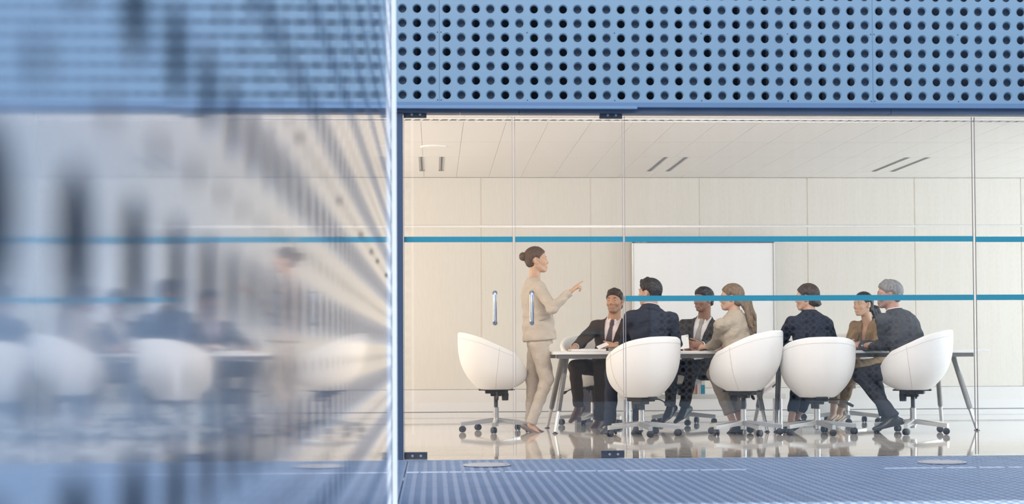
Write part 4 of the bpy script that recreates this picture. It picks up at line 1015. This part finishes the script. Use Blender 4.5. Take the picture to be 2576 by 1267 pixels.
# 6. navy woman with a low bun
person('woman in a navy suit with a low dark bun, back to the glass', (3.30, 13.66, 0), j(
    pel=at(2048, 915, 13.60), neck=at(2036, 786, 13.66), head=at(2029, 748, 13.68), sR=at(2078, 815, 13.68), sL=at(1992, 813, 13.64), eR=at(2098, 864, 13.78), wR=at(2092, 878, 14.05), eL=at(1962, 862, 13.84), wL=at(1992, 869, 14.12),
    hR=at(2064, 926, 13.66), hL=at(2030, 926, 13.66), kR=at(2060, 942, 14.08), kL=at(2012, 942, 14.06), aR=at(2002, 1052, 14.12), aL=at(1990, 1056, 13.98), tR=at(1976, 1068, 14.12), tL=at(1966, 1074, 13.98)),
    (.58, .36, .27), (.024, .028, .042), (.035, .022, .018), 'bun_low', True, head=(150, -3, 0), hs=.97, suit_name='navy_womans_suit', trousers=(.016, .018, .026), shoe_col=(.03, .028, .03), ankle_bare=True,
    prof=([-.14, 0, .14, .30, .40, .455, .50, .535], [.180, .178, .158, .166, .160, .130, .075, .052], [.125, .120, .105, .118, .104, .084, .060, .048], [0, 0, .0, .014, .0, -.012, -.01, .0]),
    hands=(dict(w=at(1994, 869, 14.13), f=V3(.8, .5, 0), n=V3(0, 0, 1), t=V3(.3, -.9, 0), curls=RELAX, sc=.9), dict(w=at(2091, 878, 14.06), f=V3(-.3, .9, 0), n=V3(0, 0, 1), t=V3(-1, -.2, 0), curls=RELAX, sc=.9)))
# 7. woman in tan
person('dark-haired woman in a tan jacket smiling, holding a pen with both hands on the table', (4.28, 15.45, 0), j(
    pel=at(2190, 915, 15.50), neck=at(2184, 808, 15.42), head=at(2170.5, 765, 15.36), sR=at(2151, 822, 15.50), sL=at(2216, 826, 15.30), eR=at(2138, 864, 15.26), wR=at(2131, 870, 14.98), eL=at(2200, 868, 15.22), wL=at(2156, 868, 14.96),
    hR=at(2172, 922, 15.42), hL=at(2204, 922, 15.46), kR=at(2106, 922, 15.0), kL=at(2150, 922, 14.96), aR=at(2096, 1034, 15.02), aL=at(2112, 1036, 15.2), tR=at(2078, 1046, 14.92), tL=at(2094, 1046, 15.1)),
    (.60, .37, .27), (.275, .185, .11), (.014, .012, .013), 'pony_black', True, head=(-154, -2, 0), hs=.98, suit_name='tan_jacket', trousers=(.26, .19, .12), shoe_col=(.30, .20, .11), ankle_bare=True, open_v=(.14, .036), blouse=.24, shirt_mat=mat('cream_blouse', (.78, .74, .70), .7),
    hands=(dict(w=at(2130, 870, 14.95), f=V3(-.85, -.4, 0), n=V3(-.2, -.5, .8), t=V3(-.1, .6, .7), curls=GRIP, sc=.9, thumb=(.8, .3, .1)), dict(w=at(2154, 868, 14.95), f=V3(-.95, -.2, .1), n=V3(0, -.5, .85), t=V3(0, .85, .5), curls=[(24, 34, 20)] * 4, sc=.9, thumb=(.85, .3, -.3))))
# 8. grey-haired man
person('grey-haired bearded man in a grey suit leaning on the table, seen from behind', (4.15, 13.7, 0), j(
    pel=at(2292, 912, 13.64), neck=at(2247, 784, 13.68), head=at(2235, 741, 13.70), sR=at(2284, 808, 13.80), sL=at(2222, 806, 13.54), eR=at(2262, 868, 14.06), wR=at(2206, 871, 14.30), eL=at(2226, 866, 13.72), wL=at(2170, 869, 14.06),
    hR=at(2296, 924, 13.74), hL=at(2274, 926, 13.58), kR=at(2196, 938, 14.06), kL=at(2164, 944, 13.82), aR=at(2226, 1040, 13.98), aL=at(2248, 1046, 13.62), tR=at(2196, 1066, 14.0), tL=at(2190, 1059, 13.64)),
    (.54, .31, .24), (.080, .084, .095), (.17, .17, .175), 'grey', False, beard=.5, head=(162, 0, 0), hs=1.03, suit_name='grey_suit', trousers=(.040, .042, .052), open_v=(.10, .07),
    prof=([-.14, 0, .14, .30, .40, .455, .50, .535], [.185, .185, .175, .188, .188, .152, .085, .06], [.150, .150, .148, .150, .135, .105, .074, .055], [0, 0, -.02, -.025, -.02, -.016, -.01, .0]),
    hands=(dict(w=at(2168, 869, 14.07), f=V3(-.8, .45, .1), n=V3(-.3, -.6, .75), t=V3(.2, .5, .8), curls=[(25, 35, 20)] * 4), dict(w=at(2205, 871, 14.31), f=V3(-1, .2, 0), n=V3(0, 0, 1), t=V3(-.2, -1, 0), curls=RELAX)))

# ------------------------------------------------------------------ things held
p = at(1722, 860, 14.84); ph = empty('phone', tuple(p), 0, label='white phone held up by the man in the charcoal suit', cat='phone')
B().box(-.043, .043, -.004, .004, -.065, .068, .003).obj('back_cover', M_white, ph); B().box(-.040, .040, .004, .0046, -.060, .063).obj('screen', M_black, ph); B().tube((.028, -.004, .056), (.028, -.0046, .056), .005, seg=12).obj('camera_lens', M_patch, ph)
ph.rotation_euler = (R(12), R(-8), R(10))
p = at(1516, 869, 14.98); pn = empty('note_paper', tuple(p), 0, label='folded white note held by the brown-suited man', cat='paper')
B().box(-.055, .055, -.03, .03, -.001, .001).obj('sheet', M_white, pn); pn.rotation_euler = (R(28), R(-22), R(10))
pa, pb_ = at(2127, 868, 14.88), at(2146, 860, 14.90)
pe = empty('pen', tuple(pa), 0, label='silver pen between the hands of the woman in the tan jacket', cat='pen')
B().tube((0, 0, 0), tuple(pb_ - pa), .0042, seg=10).obj('barrel', M_steel, pe, True); B().tube(tuple(pb_ - pa), tuple((pb_ - pa) * 1.12), .0046, .003, 10).obj('cap', M_chrome, pe, True)
